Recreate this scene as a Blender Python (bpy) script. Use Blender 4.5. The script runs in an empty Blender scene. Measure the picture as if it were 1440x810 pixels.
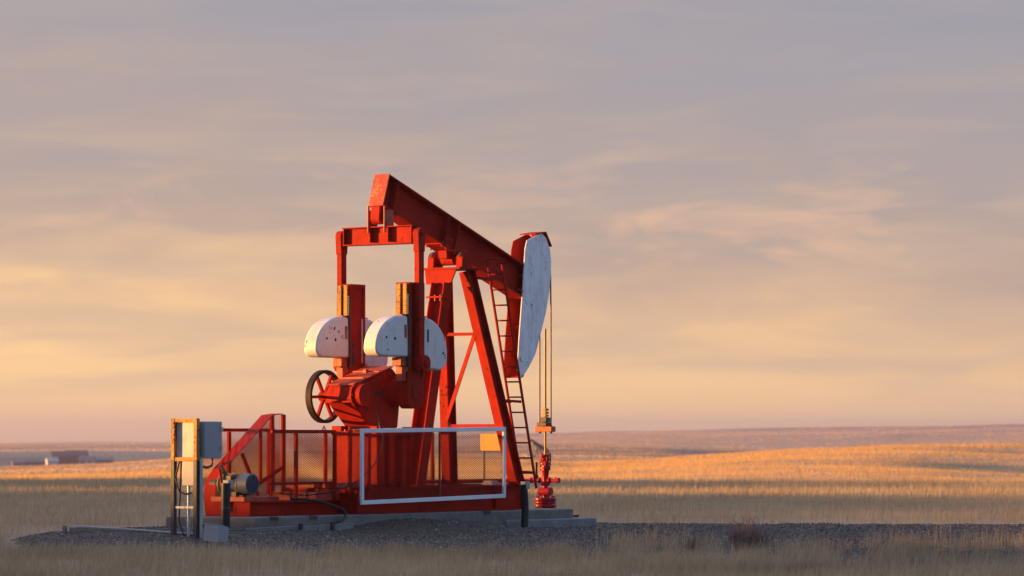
import bpy, math, random
import numpy as np
from mathutils import Vector, Matrix

scene = bpy.context.scene
COL = scene.collection
random.seed(7)
RNG = np.random.default_rng(11)
R = math.radians

# ------------------------------------------------------------------ camera
# machine axes: X = along the walking beam towards the horsehead, Y = across it, Z = up
TH = R(55.0)
RIGHT = np.array([math.cos(TH), -math.sin(TH), 0.0])     # picture right, on the ground
DEEP = np.array([math.sin(TH), math.cos(TH), 0.0])       # away from the camera
CAM_D, CAM_R, EYE = 68.0, 1.197, 1.75
CAM = -DEEP * CAM_D + RIGHT * CAM_R
cam_data = bpy.data.cameras.new('camera')
cam_data.sensor_width = 36.0
cam_data.lens = 125.0
cam_data.clip_start = 0.5
cam_data.clip_end = 60000.0
cam_data.dof.use_dof = True
cam_data.dof.focus_distance = 66.5
cam_data.dof.aperture_fstop = 2.5
cam = bpy.data.objects.new('camera', cam_data)
COL.objects.link(cam)
cam.location = (CAM[0], CAM[1], EYE)
cam.rotation_euler = (R(90) + math.atan(213.0 / 5000.0), 0, -TH)
scene.camera = cam

# ------------------------------------------------------------------ sun and sky
SUN_EL = R(2.8)
SUN_AZ = Vector((-0.47, 0.883, 0)).normalized()
SUN_DIR = Vector((SUN_AZ.x * math.cos(SUN_EL), SUN_AZ.y * math.cos(SUN_EL), math.sin(SUN_EL)))
sun_data = bpy.data.lights.new('sun', 'SUN')
sun_data.energy = 5.0
sun_data.angle = R(0.55)
sun_data.color = (1.0, 0.47, 0.11)
sun = bpy.data.objects.new('sun', sun_data)
COL.objects.link(sun)
sun.rotation_euler = (-SUN_DIR).to_track_quat('-Z', 'Y').to_euler()

world = bpy.data.worlds.new('World')
scene.world = world
world.use_nodes = True
wt = world.node_tree
wt.nodes.clear()


def N(tree, kind, ins=None, **props):
    n = tree.nodes.new(kind)
    for k, v in props.items():
        setattr(n, k, v)
    for k, v in (ins or {}).items():
        if isinstance(v, bpy.types.NodeSocket):
            tree.links.new(v, n.inputs[k])
        else:
            n.inputs[k].default_value = v
    return n


def ramp(tree, fac, stops, interp='LINEAR'):
    n = tree.nodes.new('ShaderNodeValToRGB')
    tree.links.new(fac, n.inputs[0])
    cr = n.color_ramp
    cr.interpolation = interp
    while len(cr.elements) < len(stops):
        cr.elements.new(0.5)
    for e, (p, c) in zip(cr.elements, stops):
        e.position = p
        e.color = (c, c, c, 1) if isinstance(c, (int, float)) else (*c, 1)
    return n.outputs[0]


def math_n(tree, op, a, b=0.0, c=0.0, clamp=False):
    n = tree.nodes.new('ShaderNodeMath')
    n.operation = op
    n.use_clamp = clamp
    for i, v in enumerate((a, b, c)):
        if isinstance(v, bpy.types.NodeSocket):
            tree.links.new(v, n.inputs[i])
        else:
            n.inputs[i].default_value = v
    return n.outputs[0]


def mix_c(tree, fac, a, b, mode='MIX'):
    n = tree.nodes.new('ShaderNodeMix')
    n.data_type = 'RGBA'
    n.blend_type = mode
    for i, v in ((0, fac), (6, a), (7, b)):
        if isinstance(v, bpy.types.NodeSocket):
            tree.links.new(v, n.inputs[i])
        else:
            n.inputs[i].default_value = v if i == 0 else (*v, 1)
    return n.outputs[2]


sky = N(wt, 'ShaderNodeTexSky', sky_type='NISHITA')
sky.sun_disc = False
sky.sun_elevation = SUN_EL
sky.sun_rotation = math.atan2(SUN_AZ.x, SUN_AZ.y)
sky.altitude = 800
sky.dust_density = 1.5
sky.ozone_density = 2.0
tc = N(wt, 'ShaderNodeTexCoord')
gen = tc.outputs['Generated']
sep = N(wt, 'ShaderNodeSeparateXYZ', {0: gen})
elev = math_n(wt, 'ARCSINE', sep.outputs[2])                       # radians above the horizon
elev_d = math_n(wt, 'MULTIPLY', elev, 180 / math.pi)
toward = N(wt, 'ShaderNodeVectorMath', {0: gen, 1: tuple(DEEP)}, operation='DOT_PRODUCT').outputs['Value']
sunward = N(wt, 'ShaderNodeVectorMath', {0: gen, 1: tuple(SUN_AZ)}, operation='DOT_PRODUCT').outputs['Value']
# wind-drawn cloud sheets: noise in (azimuth, azimuth, elevation) with the elevation stretched
cv = N(wt, 'ShaderNodeVectorMath', {0: gen, 1: (1.0, 1.0, 5.0)}, operation='MULTIPLY').outputs[0]
n_big = N(wt, 'ShaderNodeTexNoise', {'Vector': cv, 'Scale': 7.5, 'Detail': 4.0, 'Roughness': 0.5, 'Distortion': 0.3}).outputs[0]
n_fine = N(wt, 'ShaderNodeTexNoise', {'Vector': cv, 'Scale': 24.0, 'Detail': 5.0, 'Roughness': 0.55, 'Distortion': 0.5}).outputs[0]
wob = math_n(wt, 'ADD', math_n(wt, 'MULTIPLY', math_n(wt, 'SUBTRACT', n_big, 0.5), 4.0),
             math_n(wt, 'MULTIPLY', math_n(wt, 'SUBTRACT', n_fine, 0.5), 2.6))
wob = math_n(wt, 'MULTIPLY', wob, ramp(wt, math_n(wt, 'MULTIPLY', elev_d, 0.25), [(0.0, 0.05), (0.35, 0.5), (0.8, 1.0)]))
lift = math_n(wt, 'MULTIPLY_ADD', sunward, 3.4, -1.2)
e_w = math_n(wt, 'SUBTRACT', math_n(wt, 'ADD', elev_d, wob), lift)
deck = ramp(wt, math_n(wt, 'MULTIPLY_ADD', e_w, 0.05, 0.05), [
    (0.00, (0.34, 0.185, 0.100)), (0.05, (0.39, 0.225, 0.110)), (0.085, (0.465, 0.288, 0.122)), (0.13, (0.46, 0.290, 0.126)), (0.175, (0.375, 0.238, 0.124)),
    (0.215, (0.280, 0.188, 0.126)), (0.255, (0.210, 0.156, 0.126)), (0.31, (0.188, 0.150, 0.136)), (0.37, (0.166, 0.146, 0.146)), (0.46, (0.144, 0.139, 0.156)), (0.62, (0.130, 0.128, 0.152)),
    (1.00, (0.115, 0.12, 0.155))], 'B_SPLINE')
sv_ = N(wt, 'ShaderNodeVectorMath', {0: gen, 1: (1.0, 1.0, 9.0)}, operation='MULTIPLY').outputs[0]
n_streak = N(wt, 'ShaderNodeTexNoise', {'Vector': sv_, 'Scale': 11.0, 'Detail': 4.0, 'Roughness': 0.55, 'Distortion': 0.6}).outputs[0]
win = ramp(wt, math_n(wt, 'MULTIPLY', elev_d, 0.1), [(0.03, 0.0), (0.11, 1.0), (0.40, 1.0), (0.62, 0.25)])
deck = mix_c(wt, math_n(wt, 'MULTIPLY', ramp(wt, n_streak, [(0.46, 0.0), (0.64, 0.55)]), win), deck, (0.265, 0.19, 0.135))
pv_ = N(wt, 'ShaderNodeVectorMath', {0: gen, 1: (1.0, 1.0, 3.2)}, operation='MULTIPLY').outputs[0]
n_puff = N(wt, 'ShaderNodeTexNoise', {'Vector': pv_, 'Scale': 23.0, 'Detail': 5.0, 'Roughness': 0.6, 'Distortion': 0.4}).outputs[0]
win2 = ramp(wt, math_n(wt, 'MULTIPLY', elev_d, 0.1), [(0.20, 0.0), (0.30, 1.0), (0.38, 0.8), (0.50, 0.0)])
deck = mix_c(wt, math_n(wt, 'MULTIPLY', ramp(wt, n_puff, [(0.52, 0.0), (0.70, 0.75)]), win2), deck, (0.345, 0.212, 0.138))
high = ramp(wt, math_n(wt, 'MULTIPLY', elev_d, 1 / 90.0), [(0.0, 0.0), (0.15, 0.0), (0.4, 1.0)])
deck = mix_c(wt, high, deck, (0.43, 0.475, 0.68))
nish = mix_c(wt, 1.0, sky.outputs[0], (0.165, 0.174, 0.235), 'MULTIPLY')
cover = ramp(wt, math_n(wt, 'MULTIPLY_ADD', toward, 0.5, 0.5), [(0.0, 0.05), (0.45, 0.15), (0.75, 0.95), (1.0, 0.97)])
sky_col = mix_c(wt, cover, nish, deck)
bg = N(wt, 'ShaderNodeBackground', {'Color': sky_col, 'Strength': 0.64})
wo = N(wt, 'ShaderNodeOutputWorld', {'Surface': bg.outputs[0]})

vs = scene.view_settings
vs.view_transform = 'Standard'
vs.look = 'None'
vs.exposure = 1.96
vs.gamma = 1.0
vs.use_curve_mapping = False
scene.render.engine = 'CYCLES'
scene.cycles.max_bounces = 6
scene.cycles.volume_bounces = 0

# ------------------------------------------------------------------ materials
MATS = {}


def base_mat(name):
    m = bpy.data.materials.new(name)
    m.use_nodes = True
    t = m.node_tree
    b = t.nodes['Principled BSDF']
    MATS[name] = m
    return m, t, b


def obj_pos(t):
    g = N(t, 'ShaderNodeNewGeometry')
    return g.outputs['Position']


def painted(name, col, rough=0.45, wear=(0.10, 0.035, 0.018), wear_amount=0.36, fade=0.2, chips=14.0, metal=0.0, grime=0.25, spec=0.3):
    """paint with faded patches, dirt film and chips that show rust"""
    m, t, b = base_mat(name)
    p = obj_pos(t)
    big = N(t, 'ShaderNodeTexNoise', {'Vector': p, 'Scale': 1.7, 'Detail': 5.0, 'Roughness': 0.6}).outputs[0]
    fine = N(t, 'ShaderNodeTexNoise', {'Vector': p, 'Scale': chips, 'Detail': 6.0, 'Roughness': 0.65}).outputs[0]
    sv = N(t, 'ShaderNodeVectorMath', {0: p, 1: (6.0, 6.0, 0.9)}, operation='MULTIPLY').outputs[0]
    streak = N(t, 'ShaderNodeTexNoise', {'Vector': sv, 'Scale': 1.6, 'Detail': 4.0}).outputs[0]
    lo = tuple(c * (1 - fade) for c in col)
    hi = tuple(min(1, c * (1 + fade * .6)) for c in col)
    c = mix_c(t, ramp(t, big, [(0.3, 0.0), (0.7, 1.0)]), lo, hi)
    dirt = ramp(t, streak, [(0.48, 0.0), (0.75, grime)])
    c = mix_c(t, dirt, c, tuple(w * 1.2 + .003 for w in wear))
    blotch = N(t, 'ShaderNodeTexNoise', {'Vector': p, 'Scale': 5.5, 'Detail': 7.0, 'Roughness': 0.7}).outputs[0]
    c = mix_c(t, ramp(t, blotch, [(0.52, 0.0), (0.72, grime * 1.6)]), c, tuple(w * 0.8 for w in wear))
    clus = math_n(t, 'MULTIPLY_ADD', math_n(t, 'SUBTRACT', N(t, 'ShaderNodeTexNoise', {'Vector': p, 'Scale': 2.6, 'Detail': 3.0}).outputs[0], 0.5), 0.55, fine)
    chip = ramp(t, clus, [(1 - wear_amount, 0.0), (1 - wear_amount + 0.03, 1.0)])
    c = mix_c(t, chip, c, wear)
    t.links.new(c, b.inputs['Base Color'])
    r = math_n(t, 'MULTIPLY_ADD', fine, 0.35, rough - 0.15)
    t.links.new(r, b.inputs['Roughness'])
    b.inputs['Metallic'].default_value = metal
    b.inputs['Specular IOR Level'].default_value = spec
    bump = N(t, 'ShaderNodeBump', {'Height': fine, 'Strength': 0.25, 'Distance': 0.01})
    t.links.new(bump.outputs[0], b.inputs['Normal'])
    return m


painted('red_paint', (0.335, 0.0155, 0.0062), rough=0.6, wear=(0.10, 0.012, 0.006), wear_amount=0.34, spec=0.05, fade=0.3)
painted('red_gloss', (0.38, 0.008, 0.014), rough=0.28, wear=(0.2, 0.02, 0.02), wear_amount=0.28)
painted('red_worn', (0.36, 0.032, 0.014), rough=0.5, wear=(0.30, 0.13, 0.06), wear_amount=0.42, chips=22)
painted('white_paint', (0.60, 0.585, 0.565), rough=0.45, wear=(0.16, 0.055, 0.03), wear_amount=0.33, fade=0.07, chips=8, grime=0.14)
painted('horsehead_white', (0.70, 0.71, 0.72), rough=0.42, wear=(0.05, 0.035, 0.035), wear_amount=0.335, fade=0.08, chips=7, grime=0.22)
painted('guard_white', (0.68, 0.69, 0.70), rough=0.4, wear=(0.2, 0.08, 0.05), wear_amount=0.29, fade=0.05, chips=12, grime=0.08)
painted('rack_and_lit_frame', (0.42, 0.22, 0.05), rough=0.75, wear=(0.12, 0.05, 0.02), wear_amount=0.46, chips=26)
painted('carrier_orange', (0.38, 0.075, 0.014), rough=0.5, wear_amount=0.36)
painted('mesh_red', (0.36, 0.035, 0.022), rough=0.55, wear=(0.13, 0.05, 0.03), wear_amount=0.4)
painted('box_grey', (0.28, 0.285, 0.29), rough=0.5, wear=(0.2, 0.16, 0.12), wear_amount=0.28, fade=0.08, grime=0.15)
painted('steel_dark', (0.045, 0.038, 0.034), rough=0.5, wear=(0.11, 0.05, 0.03), wear_amount=0.42)
painted('galvanised', (0.40, 0.41, 0.42), rough=0.42, wear=(0.22, 0.2, 0.18), wear_amount=0.35, metal=0.6)
painted('motor_blue', (0.065, 0.092, 0.128), rough=0.45, wear=(0.09, 0.07, 0.06), wear_amount=0.34)
painted('motor_body', (0.12, 0.085, 0.06), rough=0.55, wear=(0.2, 0.11, 0.05), wear_amount=0.42)
painted('brass_rod', (0.27, 0.145, 0.05), rough=0.55, wear=(0.25, 0.13, 0.05), wear_amount=0.33, metal=0.85)
painted('rope_steel', (0.10, 0.075, 0.05), rough=0.45, wear=(0.2, 0.11, 0.05), wear_amount=0.42, metal=0.4)
painted('rubber', (0.014, 0.014, 0.016), rough=0.5, wear=(0.05, 0.045, 0.04), wear_amount=0.36, fade=0.1)
painted('rim_dark', (0.022, 0.012, 0.010), rough=0.6, wear=(0.05, 0.02, 0.014), wear_amount=0.38, fade=0.1, spec=0.15)
painted('sign_yellow', (0.66, 0.36, 0.07), rough=0.5, wear=(0.3, 0.2, 0.1), wear_amount=0.3)
painted('far_dark', (0.05, 0.05, 0.058), rough=0.6, wear=(0.06, 0.04, 0.03), wear_amount=0.35)
painted('barn_red', (0.13, 0.045, 0.038), rough=0.7, wear=(0.2, 0.12, 0.1), wear_amount=0.4, chips=1)  # darkened in the colour so the barns look shaded
painted('barn_roof', (0.16, 0.13, 0.13), rough=0.6, wear=(0.1, 0.07, 0.06), wear_amount=0.4, chips=1)
painted('farm_white', (0.42, 0.40, 0.38), rough=0.6, wear_amount=0.28, chips=1)  # white dimmed so the farm walls look as if in shade


def simple(name, c1, c2, scale, rough=0.85, bump=0.4, dist=0.02, detail=8.0, stretch=(1, 1, 1)):
    m, t, b = base_mat(name)
    p = N(t, 'ShaderNodeVectorMath', {0: obj_pos(t), 1: stretch}, operation='MULTIPLY').outputs[0]
    n1 = N(t, 'ShaderNodeTexNoise', {'Vector': p, 'Scale': scale, 'Detail': detail, 'Roughness': 0.62}).outputs[0]
    n2 = N(t, 'ShaderNodeTexNoise', {'Vector': p, 'Scale': scale * 7.3, 'Detail': 5.0}).outputs[0]
    f = ramp(t, math_n(t, 'ADD', math_n(t, 'MULTIPLY', n1, 0.65), math_n(t, 'MULTIPLY', n2, 0.35)), [(0.33, 0.0), (0.67, 1.0)])
    t.links.new(mix_c(t, f, c1, c2), b.inputs['Base Color'])
    b.inputs['Roughness'].default_value = rough
    bp = N(t, 'ShaderNodeBump', {'Height': f, 'Strength': bump, 'Distance': dist})
    t.links.new(bp.outputs[0], b.inputs['Normal'])
    return m


simple('concrete', (0.095, 0.083, 0.068), (0.20, 0.178, 0.15), 2.2, bump=0.5)
simple('concrete_pale', (0.12, 0.115, 0.105), (0.23, 0.22, 0.20), 2.6, bump=0.5)
simple('timber', (0.12, 0.10, 0.085), (0.27, 0.24, 0.21), 3.0, bump=0.7, stretch=(1, 1, 9))
simple('gravel_bed', (0.024, 0.0165, 0.0095), (0.078, 0.055, 0.034), 9.0, bump=1.0, dist=0.03)
simple('bush_twigs', (0.17, 0.10, 0.085), (0.30, 0.19, 0.15), 4.0, bump=0.0)


def island_mat(name, stops, rough=0.8, translucent=0.0):
    m, t, b = base_mat(name)
    a = N(t, 'ShaderNodeAttribute', attribute_name='tint', attribute_type='GEOMETRY')
    c = ramp(t, a.outputs['Fac'], stops)
    t.links.new(c, b.inputs['Base Color'])
    b.inputs['Roughness'].default_value = rough
    if translucent:
        tr = N(t, 'ShaderNodeBsdfTranslucent', {'Color': c})
        mx = N(t, 'ShaderNodeMixShader', {0: translucent, 1: b.outputs[0], 2: tr.outputs[0]})
        t.links.new(mx.outputs[0], t.nodes['Material Output'].inputs['Surface'])
    return m


island_mat('stone', [(0.0, (0.018, 0.012, 0.008)), (0.45, (0.066, 0.047, 0.030)), (0.8, (0.135, 0.096, 0.064)), (1.0, (0.32, 0.25, 0.175))], 0.8)
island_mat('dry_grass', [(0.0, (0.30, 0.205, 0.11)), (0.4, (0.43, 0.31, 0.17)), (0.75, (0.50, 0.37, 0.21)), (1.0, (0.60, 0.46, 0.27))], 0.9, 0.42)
island_mat('pasture', [(0.0, (0.14, 0.115, 0.085)), (0.22, (0.20, 0.155, 0.11)), (0.4, (0.35, 0.225, 0.13)), (0.7, (0.45, 0.30, 0.175)), (1.0, (0.50, 0.35, 0.22))], 0.9, 0.5)  # dark tones also stand in for shade, warm ones for low sun
island_mat('slope_grass', [(0.0, (0.40, 0.235, 0.092)), (0.4, (0.53, 0.325, 0.132)), (0.75, (0.60, 0.385, 0.165)), (1.0, (0.67, 0.455, 0.21))], 0.9, 0.5)  # orange of the low sun is partly put into this grass colour
island_mat('foreground_grass', [(0.0, (0.24, 0.17, 0.095)), (0.4, (0.38, 0.28, 0.16)), (0.75, (0.47, 0.355, 0.21)), (1.0, (0.60, 0.47, 0.30))], 0.9, 0.42)


def ground_mat():
    """dry grassland and stubble between the standing blades"""
    m, t, b = base_mat('prairie')
    p = obj_pos(t)
    # fields: long strips whose crop differs
    rot = N(t, 'ShaderNodeVectorRotate', {'Vector': p, 'Angle': R(24)}, rotation_type='Z_AXIS').outputs[0]
    fv = N(t, 'ShaderNodeVectorMath', {0: rot, 1: (1 / 520.0, 1 / 1500.0, 0.0)}, operation='MULTIPLY').outputs[0]
    warp = N(t, 'ShaderNodeTexNoise', {'Vector': p, 'Scale': 0.0012, 'Detail': 3.0}).outputs['Color']
    fv = N(t, 'ShaderNodeVectorMath', {0: fv, 1: N(t, 'ShaderNodeVectorMath', {0: warp, 1: (0.9, 0.9, 0)}, operation='MULTIPLY').outputs[0]}, operation='ADD').outputs[0]
    vor = N(t, 'ShaderNodeTexVoronoi', {'Vector': fv, 'Scale': 1.0}, voronoi_dimensions='2D', feature='F1').outputs['Color']
    pick = N(t, 'ShaderNodeSeparateColor', {0: vor}).outputs[0]
    crop = ramp(t, pick, [(0.0, (0.30, 0.21, 0.115)), (0.30, (0.38, 0.28, 0.155)), (0.46, (0.20, 0.165, 0.115)), (0.60, (0.42, 0.30, 0.165)),
                          (0.78, (0.17, 0.145, 0.11)), (0.9, (0.44, 0.33, 0.20))], 'CONSTANT')
    dist = N(t, 'ShaderNodeVectorMath', {0: p, 1: (CAM[0], CAM[1], EYE)}, operation='DISTANCE').outputs['Value']
    near = ramp(t, math_n(t, 'MULTIPLY', dist, 1 / 1200.0), [(0.0, 0.0), (0.36, 0.0), (0.46, 1.0)])
    mid = N(t, 'ShaderNodeTexNoise', {'Vector': p, 'Scale': 0.03, 'Detail': 6.0, 'Roughness': 0.6}).outputs[0]
    straw = mix_c(t, ramp(t, mid, [(0.35, 0.0), (0.65, 1.0)]), (0.34, 0.25, 0.15), (0.48, 0.37, 0.23))
    c = mix_c(t, near, straw, crop)
    # swath lines left by the harvest
    wv = N(t, 'ShaderNodeTexWave', {'Vector': N(t, 'ShaderNodeVectorRotate', {'Vector': p, 'Angle': R(-28)}, rotation_type='Z_AXIS').outputs[0],
                                    'Scale': 0.035, 'Distortion': 5.0, 'Detail': 3.0, 'Detail Scale': 0.25}, wave_type='BANDS').outputs[0]
    c = mix_c(t, math_n(t, 'MULTIPLY', ramp(t, wv, [(0.6, 0.0), (0.95, 1.0)]), 0.38), c, (0.19, 0.13, 0.075))
    fine = N(t, 'ShaderNodeTexNoise', {'Vector': p, 'Scale': 1.3, 'Detail': 7.0, 'Roughness': 0.7}).outputs[0]
    c = mix_c(t, ramp(t, fine, [(0.3, 0.35), (0.6, 0.0)]), c, (0.15, 0.11, 0.07))
    t.links.new(c, b.inputs['Base Color'])
    b.inputs['Roughness'].default_value = 0.9
    b.inputs['Specular IOR Level'].default_value = 0.1
    bp = N(t, 'ShaderNodeBump', {'Height': fine, 'Strength': 0.6, 'Distance': 0.2})
    t.links.new(bp.outputs[0], b.inputs['Normal'])
    return m


ground_mat()

# ------------------------------------------------------------------ mesh helpers
ORIGIN = {}


class MB:
    """collects shapes in world metres; build() links them as one mesh object"""

    def __init__(self):
        self.v, self.f, self.smooth = [], [], []

    def add(self, verts, faces, smooth=False):
        o = len(self.v)
        self.v += [tuple(v) for v in verts]
        self.f += [tuple(i + o for i in f) for f in faces]
        self.smooth += [smooth] * len(faces)
        return self

    def box(self, x0, x1, y0, y1, z0, z1):
        v = [(x, y, z) for x in (x0, x1) for y in (y0, y1) for z in (z0, z1)]
        return self.add(v, [(0, 1, 3, 2), (4, 6, 7, 5), (0, 4, 5, 1), (2, 3, 7, 6), (0, 2, 6, 4), (1, 5, 7, 3)])

    def bar(self, p0, p1, w, h, side=None):
        """box from p0 to p1, w across 'side', h across the third axis"""
        p0, p1 = Vector(p0), Vector(p1)
        d = (p1 - p0).normalized()
        s = Vector(side) if side is not None else (Vector((0, 1, 0)) if abs(d.y) < 0.9 else Vector((1, 0, 0)))
        s = (s - d * s.dot(d)).normalized()
        u = d.cross(s)
        v = [p + s * a * w / 2 + u * b * h / 2 for p in (p0, p1) for a, b in ((-1, -1), (1, -1), (1, 1), (-1, 1))]
        return self.add(v, [(0, 3, 2, 1), (4, 5, 6, 7), (0, 1, 5, 4), (1, 2, 6, 5), (2, 3, 7, 6), (3, 0, 4, 7)])

    def ibeam(self, p0, p1, w, h, side=(0, 1, 0), tf=0.025, tw=0.018):
        """I section: flanges w wide lie across 'side', web h deep"""
        p0, p1 = Vector(p0), Vector(p1)
        d = (p1 - p0).normalized()
        s = Vector(side)
        s = (s - d * s.dot(d)).normalized()
        u = d.cross(s)
        for k in (-1, 1):
            o = u * k * (h / 2 - tf / 2)
            self.bar(p0 + o, p1 + o, w, tf, s)
        return self.bar(p0, p1, tw, h - 2 * tf - 0.002, s)

    def cyl(self, p0, p1, r0, r1=None, n=20, caps=True):
        p0, p1 = Vector(p0), Vector(p1)
        r1 = r0 if r1 is None else r1
        d = (p1 - p0).normalized()
        a = Vector((0, 0, 1)) if abs(d.z) < 0.9 else Vector((1, 0, 0))
        s = d.cross(a).normalized()
        u = d.cross(s)
        v = []
        for p, r in ((p0, r0), (p1, r1)):
            for i in range(n):
                t = 2 * math.pi * i / n
                v.append(p + s * (r * math.cos(t)) + u * (r * math.sin(t)))
        self.add(v, [(i, (i + 1) % n, n + (i + 1) % n, n + i) for i in range(n)], True)
        if caps:
            self.add(v, [tuple(range(n - 1, -1, -1)), tuple(range(n, 2 * n))])
        return self

    def ring(self, c, axis, r_in, r_out, w, n=40):
        """flat rim: a ring of width w along the axis"""
        c, d = Vector(c), Vector(axis).normalized()
        a = Vector((0, 0, 1)) if abs(d.z) < 0.9 else Vector((1, 0, 0))
        s = d.cross(a).normalized()
        u = d.cross(s)
        v = []
        for i in range(n):
            t = 2 * math.pi * i / n
            e = s * math.cos(t) + u * math.sin(t)
            v += [c + e * r_out - d * w / 2, c + e * r_out + d * w / 2, c + e * r_in + d * w / 2, c + e * r_in - d * w / 2]
        for k in range(4):
            self.add(v, [(4 * i + k, 4 * ((i + 1) % n) + k, 4 * ((i + 1) % n) + (k + 1) % 4, 4 * i + (k + 1) % 4) for i in range(n)], k in (0, 2))
        return self

    def prism_y(self, pts, y0, y1, smooth=False):
        """outline in (x, z) pushed from y0 to y1"""
        n = len(pts)
        v = [(x, y0, z) for x, z in pts] + [(x, y1, z) for x, z in pts]
        self.add(v, [(i, (i + 1) % n, n + (i + 1) % n, n + i) for i in range(n)], smooth)
        return self.add(v, [tuple(range(n - 1, -1, -1)), tuple(range(n, 2 * n))])

    def prism_x(self, pts, x0, x1):
        n = len(pts)
        v = [(x0, y, z) for y, z in pts] + [(x1, y, z) for y, z in pts]
        self.add(v, [(i, (i + 1) % n, n + (i + 1) % n, n + i) for i in range(n)])
        return self.add(v, [tuple(range(n - 1, -1, -1)), tuple(range(n, 2 * n))])

    def tube(self, path, r, n=8):
        path = [Vector(p) for p in path]
        rings = []
        for i, p in enumerate(path):
            d = (path[min(i + 1, len(path) - 1)] - path[max(i - 1, 0)]).normalized()
            a = Vector((0, 0, 1)) if abs(d.z) < 0.95 else Vector((1, 0, 0))
            s = d.cross(a).normalized()
            u = d.cross(s)
            rings.append([p + s * (r * math.cos(2 * math.pi * k / n)) + u * (r * math.sin(2 * math.pi * k / n)) for k in range(n)])
        v = [q for ring in rings for q in ring]
        f = [(i * n + k, i * n + (k + 1) % n, (i + 1) * n + (k + 1) % n, (i + 1) * n + k) for i in range(len(path) - 1) for k in range(n)]
        self.add(v, f, True)
        return self.add(v, [tuple(range(n - 1, -1, -1)), tuple(range((len(path) - 1) * n, len(path) * n))])

    def lathe(self, c, prof, n=20):
        """profile of (radius, z) turned about the vertical through c"""
        c = Vector(c)
        v = [c + Vector((r * math.cos(2 * math.pi * k / n), r * math.sin(2 * math.pi * k / n), z)) for r, z in prof for k in range(n)]
        f = [(i * n + k, i * n + (k + 1) % n, (i + 1) * n + (k + 1) % n, (i + 1) * n + k) for i in range(len(prof) - 1) for k in range(n)]
        self.add(v, f, True)
        return self.add(v, [tuple(range(n - 1, -1, -1)), tuple(range((len(prof) - 1) * n, len(prof) * n))])

    def build(self, name, mat, parent=None, bevel=0.0, label=None, kind=None):
        org = ORIGIN.get(parent.name, Vector()) if parent is not None else Vector()
        me = bpy.data.meshes.new(name)
        me.from_pydata([(x - org.x, y - org.y, z - org.z) for x, y, z in self.v], [], self.f)
        me.polygons.foreach_set('use_smooth', self.smooth)
        me.materials.append(MATS[mat])
        import bmesh
        bm = bmesh.new()
        bm.from_mesh(me)
        bmesh.ops.remove_doubles(bm, verts=bm.verts, dist=1e-5)
        bmesh.ops.recalc_face_normals(bm, faces=bm.faces)
        bm.to_mesh(me)
        bm.free()
        for e in me.edges:
            pass
        me.set_sharp_from_angle(angle=R(38))
        o = bpy.data.objects.new(name, me)
        COL.objects.link(o)
        if parent is not None:
            o.parent = parent
            ORIGIN[o.name] = org
        else:
            ORIGIN[o.name] = Vector()
        if bevel:
            md = o.modifiers.new('bevel', 'BEVEL')
            md.width = bevel
            md.segments = 2
            md.limit_method = 'ANGLE'
            md.angle_limit = R(40)
        if label:
            o['label'] = label
        if kind:
            o['kind'] = kind
        return o


def tag(o, label, cat, group=None):
    o['label'] = label
    o['category'] = cat
    if group:
        o['group'] = group
    return o


def thing(name, loc, label, cat, group=None):
    o = bpy.data.objects.new(name, None)
    o.empty_display_size = 0.3
    o.location = loc
    COL.objects.link(o)
    ORIGIN[o.name] = Vector(loc)
    return tag(o, label, cat, group)


def expanded_mesh(P, inside, u0, u1, v0, v1, lwd=0.08, swd=0.04, w=0.004, mat='mesh_red', parent=None, name='mesh_panel', label=None):
    """expanded metal: P(u, v, n) gives the point; strands joined in one part"""
    b = MB()
    nu, nv = int((u1 - u0) / (lwd / 2)), int((v1 - v0) / (swd / 2))
    for j in range(nv):
        for i in range(nu):
            a = (u0 + i * lwd / 2, v0 + j * swd / 2)
            c = (a[0] + lwd / 2, a[1] + swd / 2)
            if (i + j) % 2:
                a, c = (a[0], c[1]), (c[0], a[1])
            if not (inside(*a) and inside(*c)):
                continue
            dv = w
            b.add([P(a[0], a[1] - dv, 0.004), P(c[0], c[1] - dv, 0.004), P(c[0], c[1] + dv, -0.004), P(a[0], a[1] + dv, -0.004)], [(0, 1, 2, 3)])
    me = bpy.data.meshes.new(name)
    org = ORIGIN.get(parent.name, Vector())
    me.from_pydata([tuple(Vector(v) - org) for v in b.v], [], b.f)
    me.materials.append(MATS[mat])
    o = bpy.data.objects.new(name, me)
    COL.objects.link(o)
    o.parent = parent
    o['kind'] = 'stuff'
    if label:
        o['label'] = label
    return o


# ------------------------------------------------------------------ ground
def screen_z(y, d):
    return EYE - (y - 618.0) * d / 5000.0


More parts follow.
